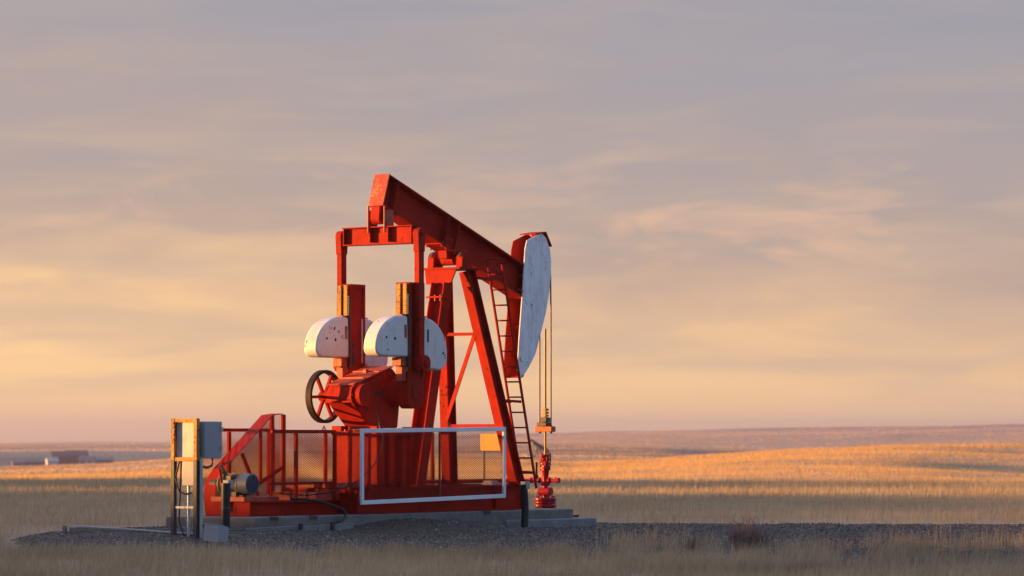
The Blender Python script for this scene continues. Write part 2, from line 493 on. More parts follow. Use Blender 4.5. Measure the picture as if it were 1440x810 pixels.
COLS = np.array([-900, 0, 130, 250, 400, 550, 700, 800, 900, 1000, 1120, 1280, 1440, 2300], float)
ROWS = [
    (135, [683.0] * 14),
    (200, [672, 672, 671, 670, 667, 665, 665, 667, 665, 661, 658, 656, 655, 655]),
    (300, [671, 670, 667, 662, 655, 652, 652, 655, 650, 641, 633, 627, 624, 620]),
    (420, [670, 668, 661, 653, 645, 647, 650, 652, 648, 645, 642, 640, 640, 640]),
    (700, [668, 668, 662, 654, 648, 645, 646, 648, 649, 649, 648, 648, 648, 648]),
    (850, [668, 668, 663, 656, 648, 644, 644, 646, 647, 648, 648, 648, 648, 648]),
    (1300, [664, 664, 660, 655, 647, 641, 640, 641, 643, 646, 648, 648, 648, 648]),
    (2000, [657, 655, 651, 648, 642, 637, 634, 633, 636, 642, 646, 646, 646, 646]),
    (3000, [636, 634, 633, 633, 631, 629, 628, 626, 628, 632, 636, 638, 638, 638]),
    (4200, [634, 632, 630, 628, 626, 622, 618, 616, 616, 616, 616, 614, 612, 608]),
    (6000, [626, 625, 624, 623, 618, 612, 610, 609, 607, 605, 602, 600, 598, 596]),
    (9000, [623.5, 623, 622.5, 622, 617, 614, 613, 612, 612, 612, 612, 612, 612, 612]),
    (12000, [632.0] * 14)]
ROW_D = np.log(np.array([r[0] for r in ROWS], float))
ROW_Z = np.array([[screen_z(y, d) for y in ys] for d, ys in ROWS])
ROW_Z[0] = 0
WAVES = [(RNG.uniform(0, 2 * math.pi), RNG.uniform(0, 2 * math.pi), wl) for wl in (26, 41, 63, 90, 140, 210, 330, 520, 800) for _ in range(3)]


def terrain(r, d):
    """ground height at picture-right r and depth d (metres from the camera)"""
    r, d = np.asarray(r, float), np.asarray(d, float)
    dist = np.hypot(r, d)
    az = np.arctan2(r, np.maximum(d, 1e-3))
    px = 720 + 5000 * np.tan(np.clip(az, -0.3, 0.3))
    back = np.clip((d / np.maximum(dist, 1e-6) + 0.2) / 0.5, 0, 1)
    u = np.interp(np.log(np.maximum(dist, 1.0)), ROW_D, np.arange(len(ROWS)))
    i = np.clip(u.astype(int), 0, len(ROWS) - 2)
    f = u - i
    f = f * f * (3 - 2 * f) * 0.6 + f * 0.4
    q = np.clip(np.interp(px, COLS, np.arange(len(COLS))), 0, len(COLS) - 1.001)
    k = q.astype(int)
    g = q - k
    g = g * g * (3 - 2 * g) * 0.5 + g * 0.5
    z = (ROW_Z[i, k] * (1 - g) + ROW_Z[i, k + 1] * g) * (1 - f) + (ROW_Z[i + 1, k] * (1 - g) + ROW_Z[i + 1, k + 1] * g) * f
    z = z * back
    w = np.zeros_like(z)
    for a, ph, wl in WAVES:
        amp = 0.0008 * wl * np.clip((dist - 110) / (wl * 2 + 60), 0, 1) * np.clip(2.0 - dist / (wl * 45), 0, 1)
        w += amp * np.sin((r * math.cos(a) + d * math.sin(a)) * 2 * math.pi / wl + ph)
    z = z + w
    # unseen rise the sun is going down behind; crest shaped for its shadow bands
    crest = np.interp(d, [-220, -150, -90, 0, 50, 64, 70, 75, 82, 92, 104, 117, 123, 126, 129, 132, 136, 150, 156, 161, 172, 182, 192, 215, 240, 270],
                      [2.0, 5.0, 7.0, 8.2, 8.3, 8.2, 7.9, 7.5, 7.5, 7.7, 8.3, 8.4, 8.2, 6.9, 5.8, 6.9, 8.15, 8.2, 7.8, 6.4, 6.25, 6.0, 4.5, 4.2, 2.0, 0.0])
    crest = crest + 0.08 * np.sin(d * 0.31) + 0.06 * np.sin(d * 0.83 + 1.0)
    z = z + crest * np.exp(-((r + 138) / 32.0) ** 2)
    # unseen hills added further off on the same side to shade the far fields
    for hr, hd, sr, sd, hh in ((-150, 330, 30, 50, 4.6), (-360, 900, 70, 140, 15), (-500, 1500, 80, 330, 22), (-730, 2500, 110, 520, 38), (-1250, 3900, 200, 500, 34)):
        z = z + hh * np.exp(-((r - hr) / sr) ** 2 - ((d - hd) / sd) ** 2)
    # shoulders and hollows in the right-hand field
    for hr, hd, sr, sd, hh in ((31, 205, 7.5, 32, -1.15), (24, 160, 5, 9, -0.5), (42, 262, 8, 18, -1.0), (-14, 150, 6, 8, 0.15)):
        z = z + hh * np.exp(-((r - hr) / sr) ** 2 - ((d - hd) / sd) ** 2)
    return z


def to_world(r, d, z):
    r, d = np.asarray(r, float), np.asarray(d, float)
    return np.stack([CAM[0] + r * RIGHT[0] + d * DEEP[0], CAM[1] + r * RIGHT[1] + d * DEEP[1], np.asarray(z, float) + 0 * r], -1)


def to_rd(x, y):
    vx, vy = x - CAM[0], y - CAM[1]
    return vx * RIGHT[0] + vy * RIGHT[1], vx * DEEP[0] + vy * DEEP[1]


def ground_at(r, d):
    return float(terrain(np.array([r]), np.array([d]))[0])


def mesh_np(name, verts, tris, mat, tint=None, smooth=False, nper=3):
    me = bpy.data.meshes.new(name)
    me.vertices.add(len(verts))
    me.vertices.foreach_set('co', np.ascontiguousarray(verts, np.float32).ravel())
    nf = len(tris)
    me.loops.add(nf * nper)
    me.loops.foreach_set('vertex_index', np.ascontiguousarray(tris, np.int32).ravel())
    me.polygons.add(nf)
    me.polygons.foreach_set('loop_start', np.arange(0, nf * nper, nper, dtype=np.int32))
    me.polygons.foreach_set('use_smooth', np.full(nf, smooth))
    me.update(calc_edges=True)
    if tint is not None:
        at = me.attributes.new('tint', 'FLOAT', 'POINT')
        at.data.foreach_set('value', np.ascontiguousarray(tint, np.float32))
    me.materials.append(MATS[mat])
    o = bpy.data.objects.new(name, me)
    COL.objects.link(o)
    return o


def build_ground():
    ang = np.concatenate([np.arange(-180, -40, 2.0), np.arange(-40, -12, 0.4), np.arange(-12, 12, 0.08), np.arange(12, 40, 0.4), np.arange(40, 180, 2.0)])
    # finer steps over the sunward rise
    ang = np.unique(np.round(np.concatenate([ang, np.arange(-140, -40, 0.6)]), 3))
    ang = np.radians(ang)
    rad = [3.0]
    while rad[-1] < 12000:
        rad.append(rad[-1] * (1.016 if 60 < rad[-1] < 6000 else 1.03))
    rad = np.array(rad)
    A, D = np.meshgrid(ang, rad)
    r, d = D * np.sin(A), D * np.cos(A)
    v = to_world(r, d, terrain(r, d)).reshape(-1, 3)
    na, nr = len(ang), len(rad)
    i, j = np.meshgrid(np.arange(na), np.arange(nr - 1))
    a = j * na + i
    b = j * na + (i + 1) % na
    quads = np.stack([a, b, b + na, a + na], -1).reshape(-1, 4)
    centre = len(v)
    v = np.vstack([v, to_world(0.0, 0.0, 0.0)[None]])
    tri = np.stack([np.arange(na), np.full(na, centre), (np.arange(na) + 1) % na], -1)
    t2 = np.vstack([quads[:, [0, 1, 2]], quads[:, [0, 2, 3]], tri[:, [0, 1, 2]]])
    o = mesh_np('ground', v, t2[:, ::-1], 'prairie', smooth=True)
    me = o.data
    if me.polygons[0].normal.z < 0:
        me.flip_normals()
    o['kind'] = 'structure'
    return o


build_ground()

# gravel pad: outline in (r, d); raised in a bank against the concrete
PAD = [(-8.8, 63.2), (-8.4, 57.5), (-7.6, 54.3), (-4.5, 52.8), (-1.0, 52.2), (1.8, 51.6), (3.4, 48.9), (6.5, 47.2), (10.0, 46.8), (15.0, 46.4), (26.0, 46.4),
       (26.0, 72.3), (12.0, 72.0), (4.5, 72.4), (0.0, 75.0), (-6.0, 72.0), (-8.6, 66.6)]


def in_poly(x, y, poly):
    x, y = np.asarray(x, float), np.asarray(y, float)
    res = np.zeros(x.shape, bool)
    n = len(poly)
    for k in range(n):
        x0, y0 = poly[k]
        x1, y1 = poly[(k + 1) % n]
        c = ((y0 > y) != (y1 > y)) & (x < (x1 - x0) * (y - y0) / (y1 - y0 + 1e-12) + x0)
        res ^= c
    return res


def edge_dist(x, y, poly):
    x, y = np.asarray(x, float), np.asarray(y, float)
    best = np.full(x.shape, 1e9)
    n = len(poly)
    for k in range(n):
        ax, ay = poly[k]
        bx, by = poly[(k + 1) % n]
        t = np.clip(((x - ax) * (bx - ax) + (y - ay) * (by - ay)) / ((bx - ax) ** 2 + (by - ay) ** 2), 0, 1)
        best = np.minimum(best, np.hypot(x - ax - t * (bx - ax), y - ay - t * (by - ay)))
    return best


def wobble(x, y):
    return 0.5 * np.sin(x * 1.3 + 0.7 * y) + 0.3 * np.sin(2.9 * x - 1.7 * y + 1) + 0.2 * np.sin(5.3 * x + 4.1 * y + 2)


def pad_edge(r, d):
    """metres inside the ragged edge of the gravel (negative outside)"""
    r, d = np.asarray(r, float), np.asarray(d, float)
    return np.where(in_poly(r, d, PAD), edge_dist(r, d, PAD), -edge_dist(r, d, PAD)) + 0.3 * wobble(r, d) + 0.12 * wobble(r * 3.1, d * 2.3)


def pad_z(r, d):
    r, d = np.asarray(r, float), np.asarray(d, float)
    e = pad_edge(r, d)
    w = to_world(r, d, 0.0)
    X, Y = w[..., 0], w[..., 1]
    z = -0.06 + 0.11 * np.clip(e / 0.5, 0, 1)
    # left end of the pad stands proud behind the edging board
    z = z + 0.10 * np.clip(e / 1.6, 0, 1) * np.exp(-((X + 9.5) / 3.2) ** 2) * np.exp(-((Y + 0.2) / 2.0) ** 2)
    # bank heaped against the middle of the concrete
    out = np.clip(-Y - 1.0, 0, 9)
    z = z + 0.25 * np.exp(-((X + 2.6) / 2.0) ** 2) * np.exp(-(out / 1.7) ** 2) * (Y < 2.5)
    z = z + 0.10 * np.exp(-((X + 7.0) / 2.4) ** 2) * np.exp(-(out / 1.0) ** 2) * (Y < 2.5)
    z = z + 0.012 * wobble(r * 2.1, d * 1.7) + 0.007 * wobble(r * 6.1 + 3, d * 5.7)
    return z


def build_pad():
    rs = np.arange(-10.0, 26.5, 0.13)
    ds = np.arange(45.4, 76.0, 0.13)
    RR, DD = np.meshgrid(rs, ds)
    v = to_world(RR, DD, pad_z(RR, DD)).reshape(-1, 3)
    n, m = len(rs), len(ds)
    i, j = np.meshgrid(np.arange(n - 1), np.arange(m - 1))
    a = (j * n + i).ravel()
    q = np.stack([a, a + 1, a + 1 + n, a + n], -1)
    keep = v[q][:, :, 2].max(1) > -0.05
    q = q[keep]
    o = mesh_np('gravel_pad', v, q, 'gravel_bed', smooth=True, nper=4)
    o['kind'] = 'structure'


build_pad()


def build_stones():
    n = 105000
    r, d = RNG.uniform(-9.5, 15.0, n), RNG.uniform(46.0, 72.6, n)
    z = pad_z(r, d)
    w = to_world(r, d, z)
    ok = (z > 0.0) & ~((w[:, 1] > -1.05) & (w[:, 1] < 1.05) & (w[:, 0] > -7.2) & (w[:, 0] < 4.3))
    w = w[ok]
    n = len(w)
    size = 0.009 + 0.026 * RNG.random(n) ** 2.4
    base = np.array([(1, 0, 0), (-1, 0, 0), (0, 1, 0), (0, -1, 0), (0, 0, 1), (0, 0, -1)], float)
    jit = base[None] * RNG.uniform(0.55, 1.25, (n, 6, 1)) + RNG.uniform(-0.3, 0.3, (n, 6, 3))
    a = RNG.uniform(0, 2 * math.pi, n)
    ca, sa = np.cos(a)[:, None], np.sin(a)[:, None]
    x, y = jit[..., 0] * ca - jit[..., 1] * sa, jit[..., 0] * sa + jit[..., 1] * ca
    v = np.stack([x, y, jit[..., 2] * 0.7], -1) * size[:, None, None] + w[:, None, :]
    f = np.array([(0, 2, 4), (2, 1, 4), (1, 3, 4), (3, 0, 4), (2, 0, 5), (1, 2, 5), (3, 1, 5), (0, 3, 5)])
    tris = (f[None] + (np.arange(n) * 6)[:, None, None]).reshape(-1, 3)
    o = mesh_np('gravel', v.reshape(-1, 3), tris, 'stone', np.repeat(RNG.random(n), 6))
    o['kind'] = 'stuff'
    tag(o, 'loose grey and brown gravel spread over the well pad', 'gravel')


build_stones()


def crop_shade_tint(r, d):
    """crop of the field at (r, d): long strips that lie across the view, tones stand for crops and for shade on far ridges"""
    ang = 0.17
    u = r * math.cos(ang) + d * math.sin(ang)
    q = d * math.cos(ang) - r * math.sin(ang) + 40 * np.sin(u / 310.0) + 18 * np.sin(u / 97.0 + 1)
    row = np.floor(np.log(np.maximum(q, 50)) * 9.0)
    col = np.floor(u / (60 + 0.16 * np.maximum(d, 0)) + row * 0.37)
    hsh = np.abs(np.sin(row * 127.1 + col * 311.7) * 43758.5453) % 1.0  # strip tones mix crop differences with shade bands put in as colour
    return hsh


def blades(name, r, d, z, h, w, mat, label, cat, lean=0.35, seed=1, tint_shift=0.0, field=False, single=False):
    """bent blades of three triangles; far tussocks of one"""
    g = np.random.default_rng(seed)
    n = len(r)
    p = to_world(r, d, z)
    a = g.uniform(0, 2 * math.pi, n)
    dirv = np.stack([np.cos(a), np.sin(a)], -1)
    b = g.uniform(0, 2 * math.pi, n)
    ld = np.stack([np.cos(b), np.sin(b)], -1) * (np.abs(g.normal(0, lean, n)) * h)[:, None]
    # a little prevailing wind to picture right
    ld = ld + RIGHT[None, :2] * (0.10 * h)[:, None]
    hw = (w / 2)[:, None]
    v = np.zeros((n, 5, 3))
    v[:, 0, :2] = p[:, :2] - dirv * hw
    v[:, 1, :2] = p[:, :2] + dirv * hw
    v[:, 2, :2] = p[:, :2] + ld * 0.35 - dirv * hw * 0.75
    v[:, 3, :2] = p[:, :2] + ld * 0.35 + dirv * hw * 0.75
    v[:, 4, :2] = p[:, :2] + ld
    v[:, 0, 2] = v[:, 1, 2] = p[:, 2] - 0.02
    v[:, 2, 2] = v[:, 3, 2] = p[:, 2] + h * 0.55
    v[:, 4, 2] = p[:, 2] + h
    f = np.array([(0, 1, 3), (0, 3, 2), (2, 3, 4)])
    m = 5
    if field or single:
        v, f, m = v[:, [0, 1, 4]], np.array([(0, 1, 2)]), 3
    tris = (f[None] + (np.arange(n) * m)[:, None, None]).reshape(-1, 3)
    patch = 0.5 + 0.5 * np.sin(r * 0.9 + 1.3 * np.sin(d * 0.35)) * np.sin(d * 0.27 + 0.6 * np.sin(r * 0.5))
    t = np.clip(0.25 + 0.35 * patch + g.normal(0, 0.2, n) + tint_shift, 0, 1)
    if field:
        t = crop_shade_tint(r, d) + g.normal(0, 0.05, n)
    o = mesh_np(name, v.reshape(-1, 3), tris, mat, np.repeat(np.clip(t, 0, 1), m))
    o['kind'] = 'stuff'
    return tag(o, label, cat)


def clumpy(n, d0, d1, spread, seed, tufts, half=0.215):
    """points gathered in tufts; depth weighted by visible width"""
    g = np.random.default_rng(seed)
    td = np.sqrt(g.uniform(d0 ** 2, d1 ** 2, tufts))
    tr = g.uniform(-half, half, tufts) * td
    k = g.integers(0, tufts, n)
    return tr[k] + g.normal(0, spread, n), td[k] + g.normal(0, spread, n), k, g.random(tufts)[k]


def grass():
    # foreground strip in front of the pad and round its left end
    r, d, k, tv = clumpy(120000, 40.5, 63.5, 0.13, 21, 7600)
    ok = (pad_edge(r, d) < 0.10 - 0.25 * (tv > 0.6)) & (d > 40) & ((d < 53.6) | (r < -6.5))
    r, d, tv = r[ok], d[ok], tv[ok]
    patch = 0.5 + 0.5 * wobble(r * 0.8, d * 0.9)
    h = (0.10 + 0.15 * tv + 0.10 * patch) * RNG.uniform(0.5, 1.15, len(r)) * np.where(RNG.random(len(r)) < 0.025, 1.7, 1.0)
    blades('foreground_grass', r, d, np.zeros(len(r)), h, np.full(len(r), 0.006), 'foreground_grass', 'dry pale foreground grass along the bottom of the picture', 'grass', 0.3, 3)
    # sparse tufts growing through the gravel on the right and along its near edge
    g = np.random.default_rng(5)
    nt = 1250
    tr = g.uniform(-7.0, 12.0, nt)
    td = np.where(tr > 1.4, 45.6 + 11.5 * g.random(nt) ** 1.9, 51.8 + np.abs(g.normal(0, 0.5, nt)))
    keep = ((tr > 1.4) | (g.random(nt) < 0.5)) & (wobble(tr * 0.9 + 2, td * 1.2) > -0.25)
    tr, td = tr[keep], td[keep]
    nt = len(tr)
    cnt = 44
    sz = g.uniform(0.45, 1.35, nt) * np.where(tr > 1.0, 1.15, 0.8)
    r = np.repeat(tr, cnt) + g.normal(0, 0.085, nt * cnt) * np.repeat(sz, cnt)
    d = np.repeat(td, cnt) + g.normal(0, 0.085, nt * cnt)
    h = 0.30 * np.repeat(sz, cnt) * g.uniform(0.35, 1.1, nt * cnt)
    blades('grass_tufts', r, d, np.maximum(pad_z(r, d), 0), h, np.full(len(r), 0.006), 'foreground_grass', 'ragged dry tufts growing through the gravel at front right', 'grass', 0.42, 4, -0.05)
    # field behind the pad
    r, d, k, tv = clumpy(185000, 62.0, 142.0, 0.35, 22, 24000)
    ok = (pad_edge(r, d) < 0.05) & (d > 60) & ((d > 66) | (r < -6))
    r, d, tv = r[ok], d[ok], tv[ok]
    h = (0.16 + 0.20 * tv ** 2) * RNG.uniform(0.6, 1.15, len(r))
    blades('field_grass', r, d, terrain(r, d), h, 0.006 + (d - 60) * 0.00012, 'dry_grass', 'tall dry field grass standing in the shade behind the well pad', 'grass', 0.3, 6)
    # far field: coarser blades up the slope
    r, d, k, tv = clumpy(300000, 138.0, 300.0, 0.6, 23, 60000, 0.19)
    h = (0.14 + 0.20 * tv ** 3) * RNG.uniform(0.6, 1.15, len(r))
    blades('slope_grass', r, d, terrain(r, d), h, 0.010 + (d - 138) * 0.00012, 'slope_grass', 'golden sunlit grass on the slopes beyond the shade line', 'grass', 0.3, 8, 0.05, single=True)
    # stubble and rough pasture out to the skyline: fewer, broader tussocks with distance
    g = np.random.default_rng(31)
    parts = []
    for d0, d1, n, hh, ww in ((285, 520, 170000, 0.24, 0.10), (500, 900, 150000, 0.30, 0.17), (880, 1600, 130000, 0.42, 0.34), (1550, 3000, 90000, 0.7, 0.9), (2900, 5200, 95000, 0.7, 1.9), (5000, 9200, 95000, 0.9, 3.6)):
        td = np.sqrt(g.uniform(d0 ** 2, d1 ** 2, n))
        tr = g.uniform(-0.19, 0.19, n) * td
        parts.append((tr, td, np.full(n, hh) * g.uniform(0.5, 1.2, n), np.full(n, ww) * g.uniform(0.6, 1.3, n)))
    r, d, h, w = (np.concatenate(q) for q in zip(*parts))
    blades('pasture', r, d, terrain(r, d) - 0.05, h, w, 'pasture', 'far stubble fields and pasture in mauve and gold bands of crop and coloured-in shade', 'pasture', 0.15, 9, field=True)


grass()


def dry_bush(r, d, rad, h, label, n, seed):
    g = random.Random(seed)
    base = to_world(r, d, float(pad_z(np.array([r]), np.array([d]))[0]))
    base = Vector(base)
    root = thing('dry_bush', base, label, 'bush', 'dry bushes at the pad edge')
    b = MB()
    for _ in range(n):
        a, e = g.uniform(0, 6.283), g.uniform(0.25, 1.5)
        L = h * g.uniform(0.5, 1.1)
        p = base + Vector((g.gauss(0, rad * .12), g.gauss(0, rad * .12), -0.02))
        dirv = Vector((math.cos(a) * math.cos(e), math.sin(a) * math.cos(e), math.sin(e)))
        pts = [p]
        for s in range(3):
            dirv = (dirv + Vector((g.gauss(0, .25), g.gauss(0, .25), g.gauss(0.08, .2)))).normalized()
            pts.append(pts[-1] + dirv * L / 3)
        b.tube(pts, 0.005, 3)
        for s in (1, 2, 2, 3):
            q = pts[s]
            dv = (dirv + Vector((g.gauss(0, .7), g.gauss(0, .7), g.gauss(0, .5)))).normalized()
            b.tube([q, q + dv * L * .22], 0.0028, 3)
    b.build('twigs', 'bush_twigs', root, kind='stuff')
    return root


dry_bush(3.55, 53.3, 0.5, 0.50, 'round reddish dry bush, the fullest one at the gravel edge', 320, 1)
dry_bush(2.75, 53.9, 0.25, 0.26, 'low brown dry bush left of the full reddish bush', 110, 2)
dry_bush(8.75, 55.2, 0.3, 0.50, 'tall wispy dry bush near the right edge of the picture', 90, 3)

# ------------------------------------------------------------------ concrete, boards
base = thing('concrete_foundation', (-2.2, 0, 0), 'long grey weathered concrete foundation under the red pump unit', 'foundation')
MB().box(-7.1, 2.72, -1.02, 1.02, -0.3, 0.40).build('upper_slab', 'concrete', base, 0.02)
MB().box(0.35, 3.44, -1.10, 1.15, -0.3, 0.215).build('lower_slab', 'concrete_pale', base, 0.025, label='pale lower slab under the wellhead')
for x in (-6.7, -5.6, -0.3):
    MB().box(x, x + 0.22, -1.03, -0.9, 0.34, 0.403).build('shim', 'steel_dark', base)

pl = thing('edging_board', (-9.4, 0.2, 0.1), 'weathered timber edging board along the left end of the gravel', 'board')
MB().bar((-9.0, 1.55, 0.17), (-9.35, -1.6, 0.10), 0.05, 0.14, (1, 0, 0)).build('board', 'timber', pl, 0.008)
MB().tube([(-9.12, 1.3, 0.255), (-9.25, 0.2, 0.235), (-9.35, -0.8, 0.20), (-9.42, -1.7, 0.17)], 0.018).build('conduit', 'box_grey', pl)
MB().bar((-9.06, 1.62, 0.0), (-9.06, 1.62, 0.26), 0.06, 0.06).build('stake', 'timber', pl)

rb = thing('retaining_boards', (-6.2, -1.3, 0.1), 'low timber boards holding back gravel before the concrete', 'boards')
for k, (x0, x1) in enumerate(((-7.75, -6.32), (-6.30, -5.42), (-5.40, -4.75))):
    MB().bar((x0, -1.34, 0.13 + 0.012 * k), (x1, -1.34, 0.15 + 0.012 * k), 0.045, 0.20).build('board', 'timber' if k == 0 else 'concrete_pale', rb, 0.006)
for x in (-6.31, -5.41):
    MB().bar((x, -1.39, -0.02), (x, -1.39, 0.29), 0.07, 0.05).build('stake', 'steel_dark', rb)

# ------------------------------------------------------------------ pump unit
PJ = thing('pumpjack', (-2.2, 0, 0.40), 'large red oil pumpjack with white counterweights and white horsehead', 'pumpjack')

# skid
sk = MB()
for y in (-0.42, 0.42):
    sk.ibeam((-6.6, y, 0.53), (-3.9, y, 0.53), 0.16, 0.255, (0, 1, 0))
sk.box(-6.62, -6.60, -0.5, 0.5, 0.402, 0.66)
sk.box(-6.595, -4.9, -0.36, 0.36, 0.60, 0.655)
for y in (-0.76, 0.76):
    sk.ibeam((-4.0, y, 0.64), (1.30, y, 0.64), 0.17, 0.465, (0, 1, 0))
    for x in (-2.3, -1.05, 0.35):
        sk.box(x, x + 0.02, y - 0.08, y + 0.08, 0.43, 0.85)
for x in (-3.95, -1.4, 1.15):
    sk.ibeam((x, -0.66, 0.63), (x, 0.66, 0.63), 0.14, 0.40, (1, 0, 0))
skid = sk.build('skid', 'red_paint', PJ, 0.004)
MB().box(1.305, 1.33, -0.84, 0.84, 0.41, 0.885).build('end_plate', 'red_paint', skid, 0.004)
MB().box(-4.02, -4.0, -0.85, 0.85, 0.41, 0.87).build('end_plate', 'red_paint', skid, 0.004)
MB().box(-3.995, -0.62, -0.852, -0.846, 0.43, 0.85).build('side_plate', 'red_paint', skid)
MB().box(-4.75, -4.03, -0.5, 0.5, 0.66, 0.80).build('step_block', 'red_worn', skid, 0.006)
MB().box(-4.3, -3.3, -0.46, 0.5, 0.872, 0.97).build('step_block', 'red_worn', skid, 0.006)
MB().box(-6.72, -5.75, -0.46, 0.30, 0.66, 0.745).build('motor_rail', 'red_worn', skid, 0.006)
for x in (-5.4, -4.95, -4.6, -0.9, 0.1):
    MB().cyl((x, -0.45, 0.70), (x, -0.45, 0.86 if x < -4 else 0.9), 0.022, n=8).build('bolt', 'steel_dark', skid)

# gearbox pedestal and gearbox
ped = MB()
ped.box(-2.9, -2.88, -0.47, 0.47, 0.87, 1.83)
ped.box(-1.88, -1.86, -0.47, 0.47, 0.87, 1.83)
for y in (-0.44, 0.44):
    ped.box(-2.5, -2.35, y - 0.03, y + 0.03, 0.87, 1.83)
    ped.box(-2.12, -2.0, y - 0.03, y + 0.03, 0.87, 1.83)
ped.box(-2.88, -1.88, -0.36, 0.36, 0.87, 1.83)
P1 = ped.build('pedestal', 'red_paint', PJ, 0.004)
MB().box(-3.0, -1.78, -0.53, 0.53, 1.83, 1.90).build('top_plate', 'red_paint', P1, 0.006)
MB().box(-2.98, -2.75, -0.53, -0.30, 1.902, 2.0).build('foot', 'red_paint', P1, 0.01)
MB().box(-2.98, -2.75, 0.30, 0.53, 1.902, 2.0).build('foot', 'red_paint', P1, 0.01)
MB().box(-2.0, -1.8, -0.53, -0.36, 1.902, 1.98).build('foot', 'red_paint', P1, 0.01)
MB().box(-2.0, -1.8, 0.36, 0.53, 1.902, 1.98).build('foot', 'red_paint', P1, 0.01)

GB_OUT = [(-2.85, 1.96), (-2.04, 1.96), (-1.98, 2.40), (-1.90, 2.72), (-2.05, 2.95), (-2.22, 3.08), (-3.38, 2.73), (-3.45, 2.46)]
gb = MB().prism_y(GB_OUT, -0.30, 0.30).build('gearbox', 'red_paint', PJ, 0.03)
MB().prism_y([(-2.21, 3.092), (-2.24, 3.115), (-3.36, 2.777), (-3.39, 2.742)], -0.32, 0.32).build('lid', 'red_worn', gb, 0.004)
for t0 in (0.32, 0.68):
    x, z = -2.24 - 1.17 * t0, 3.118 - 0.35 * t0
    MB().bar((x, -0.305, z), (x, 0.305, z), 0.03, 0.025, (1, 0, 0)).build('lid_rib', 'red_worn', gb)
MB().box(-2.70, -2.62, -0.06, 0.02, 2.97, 3.05).build('breather', 'red_worn', gb, 0.01)
MB().cyl((-3.27, -0.30, 2.56), (-3.27, -0.34, 2.56), 0.245, n=28).cyl((-3.27, -0.34, 2.56), (-3.27, -0.50, 2.56), 0.21, n=28).cyl((-3.27, -0.50, 2.56), (-3.27, -0.515, 2.56), 0.05, n=10).build('brake_drum', 'red_paint', gb, 0.008)
for p0, p1, r_ in (((-3.27, 0.30, 2.56), (-3.27, 0.40, 2.56), 0.13), ((-2.15, -0.30, 2.62), (-2.15, -0.55, 2.62), 0.25), ((-2.15, 0.30, 2.62), (-2.15, 0.55, 2.62), 0.25)):
    MB().cyl(p0, p1, r_, n=24).build('bearing_cap', 'red_paint', gb)
MB().bar((-3.46, 0.29, 2.44), (-3.46, -0.29, 2.44), 0.03, 0.04, (0, 0, 1)).build('rib', 'red_paint', gb)

# bolt heads along the gearbox flange and the pedestal plate
for k in range(7):
    f_ = k / 6.0
    x_, z_ = -2.30 - 1.04 * f_, 3.035 - 0.31 * f_
    MB().cyl((x_, -0.30, z_ - 0.06), (x_, -0.325, z_ - 0.06), 0.022, n=6).build('bolt', 'red_worn', gb)
for x_ in (-2.75, -2.45, -2.15, -1.92):
    MB().cyl((x_, -0.49, 1.90), (x_, -0.49, 1.935), 0.025, n=6).build('bolt', 'red_worn', P1)
for y_ in (-0.22, 0.0, 0.22):
    MB().cyl((-2.965, y_, 1.90), (-2.965, y_, 1.935), 0.022, n=6).build('bolt', 'red_worn', P1)
for k in range(8):
    a = 0.785 * k
    MB().cyl((-3.27 + 0.228 * math.cos(a), -0.34, 2.56 + 0.228 * math.sin(a)), (-3.27 + 0.228 * math.cos(a), -0.356, 2.56 + 0.228 * math.sin(a)), 0.014, n=6).build('bolt', 'red_worn', gb)
MB().box(-2.72, -2.54, -0.311, -0.301, 2.55, 2.65).build('data_plate', 'steel_dark', gb)

# belt sheave
sh = MB().ring((-3.27, 0.475, 2.54), (0, 1, 0), 0.435, 0.49, 0.12, 56).build('belt_sheave', 'rim_dark', PJ)
MB().cyl((-3.27, 0.39, 2.54), (-3.27, 0.56, 2.54), 0.085, n=18).build('hub', 'red_paint', sh)
for k in range(6):
    a = math.pi / 3 * k + 0.03
    e = Vector((math.cos(a), 0, math.sin(a)))
    c = Vector((-3.27, 0.475, 2.54))
    MB().bar(c + e * 0.07, c + e * 0.44, 0.05, 0.055).build('spoke', 'red_paint', sh)


# cranks, counterweights, pitman arms
def arc(cx, cz, rx, rz, a0, a1, n):
    return [(cx + rx * math.cos(R(a0 + (a1 - a0) * i / n)), cz + rz * math.sin(R(a0 + (a1 - a0) * i / n))) for i in range(n + 1)]


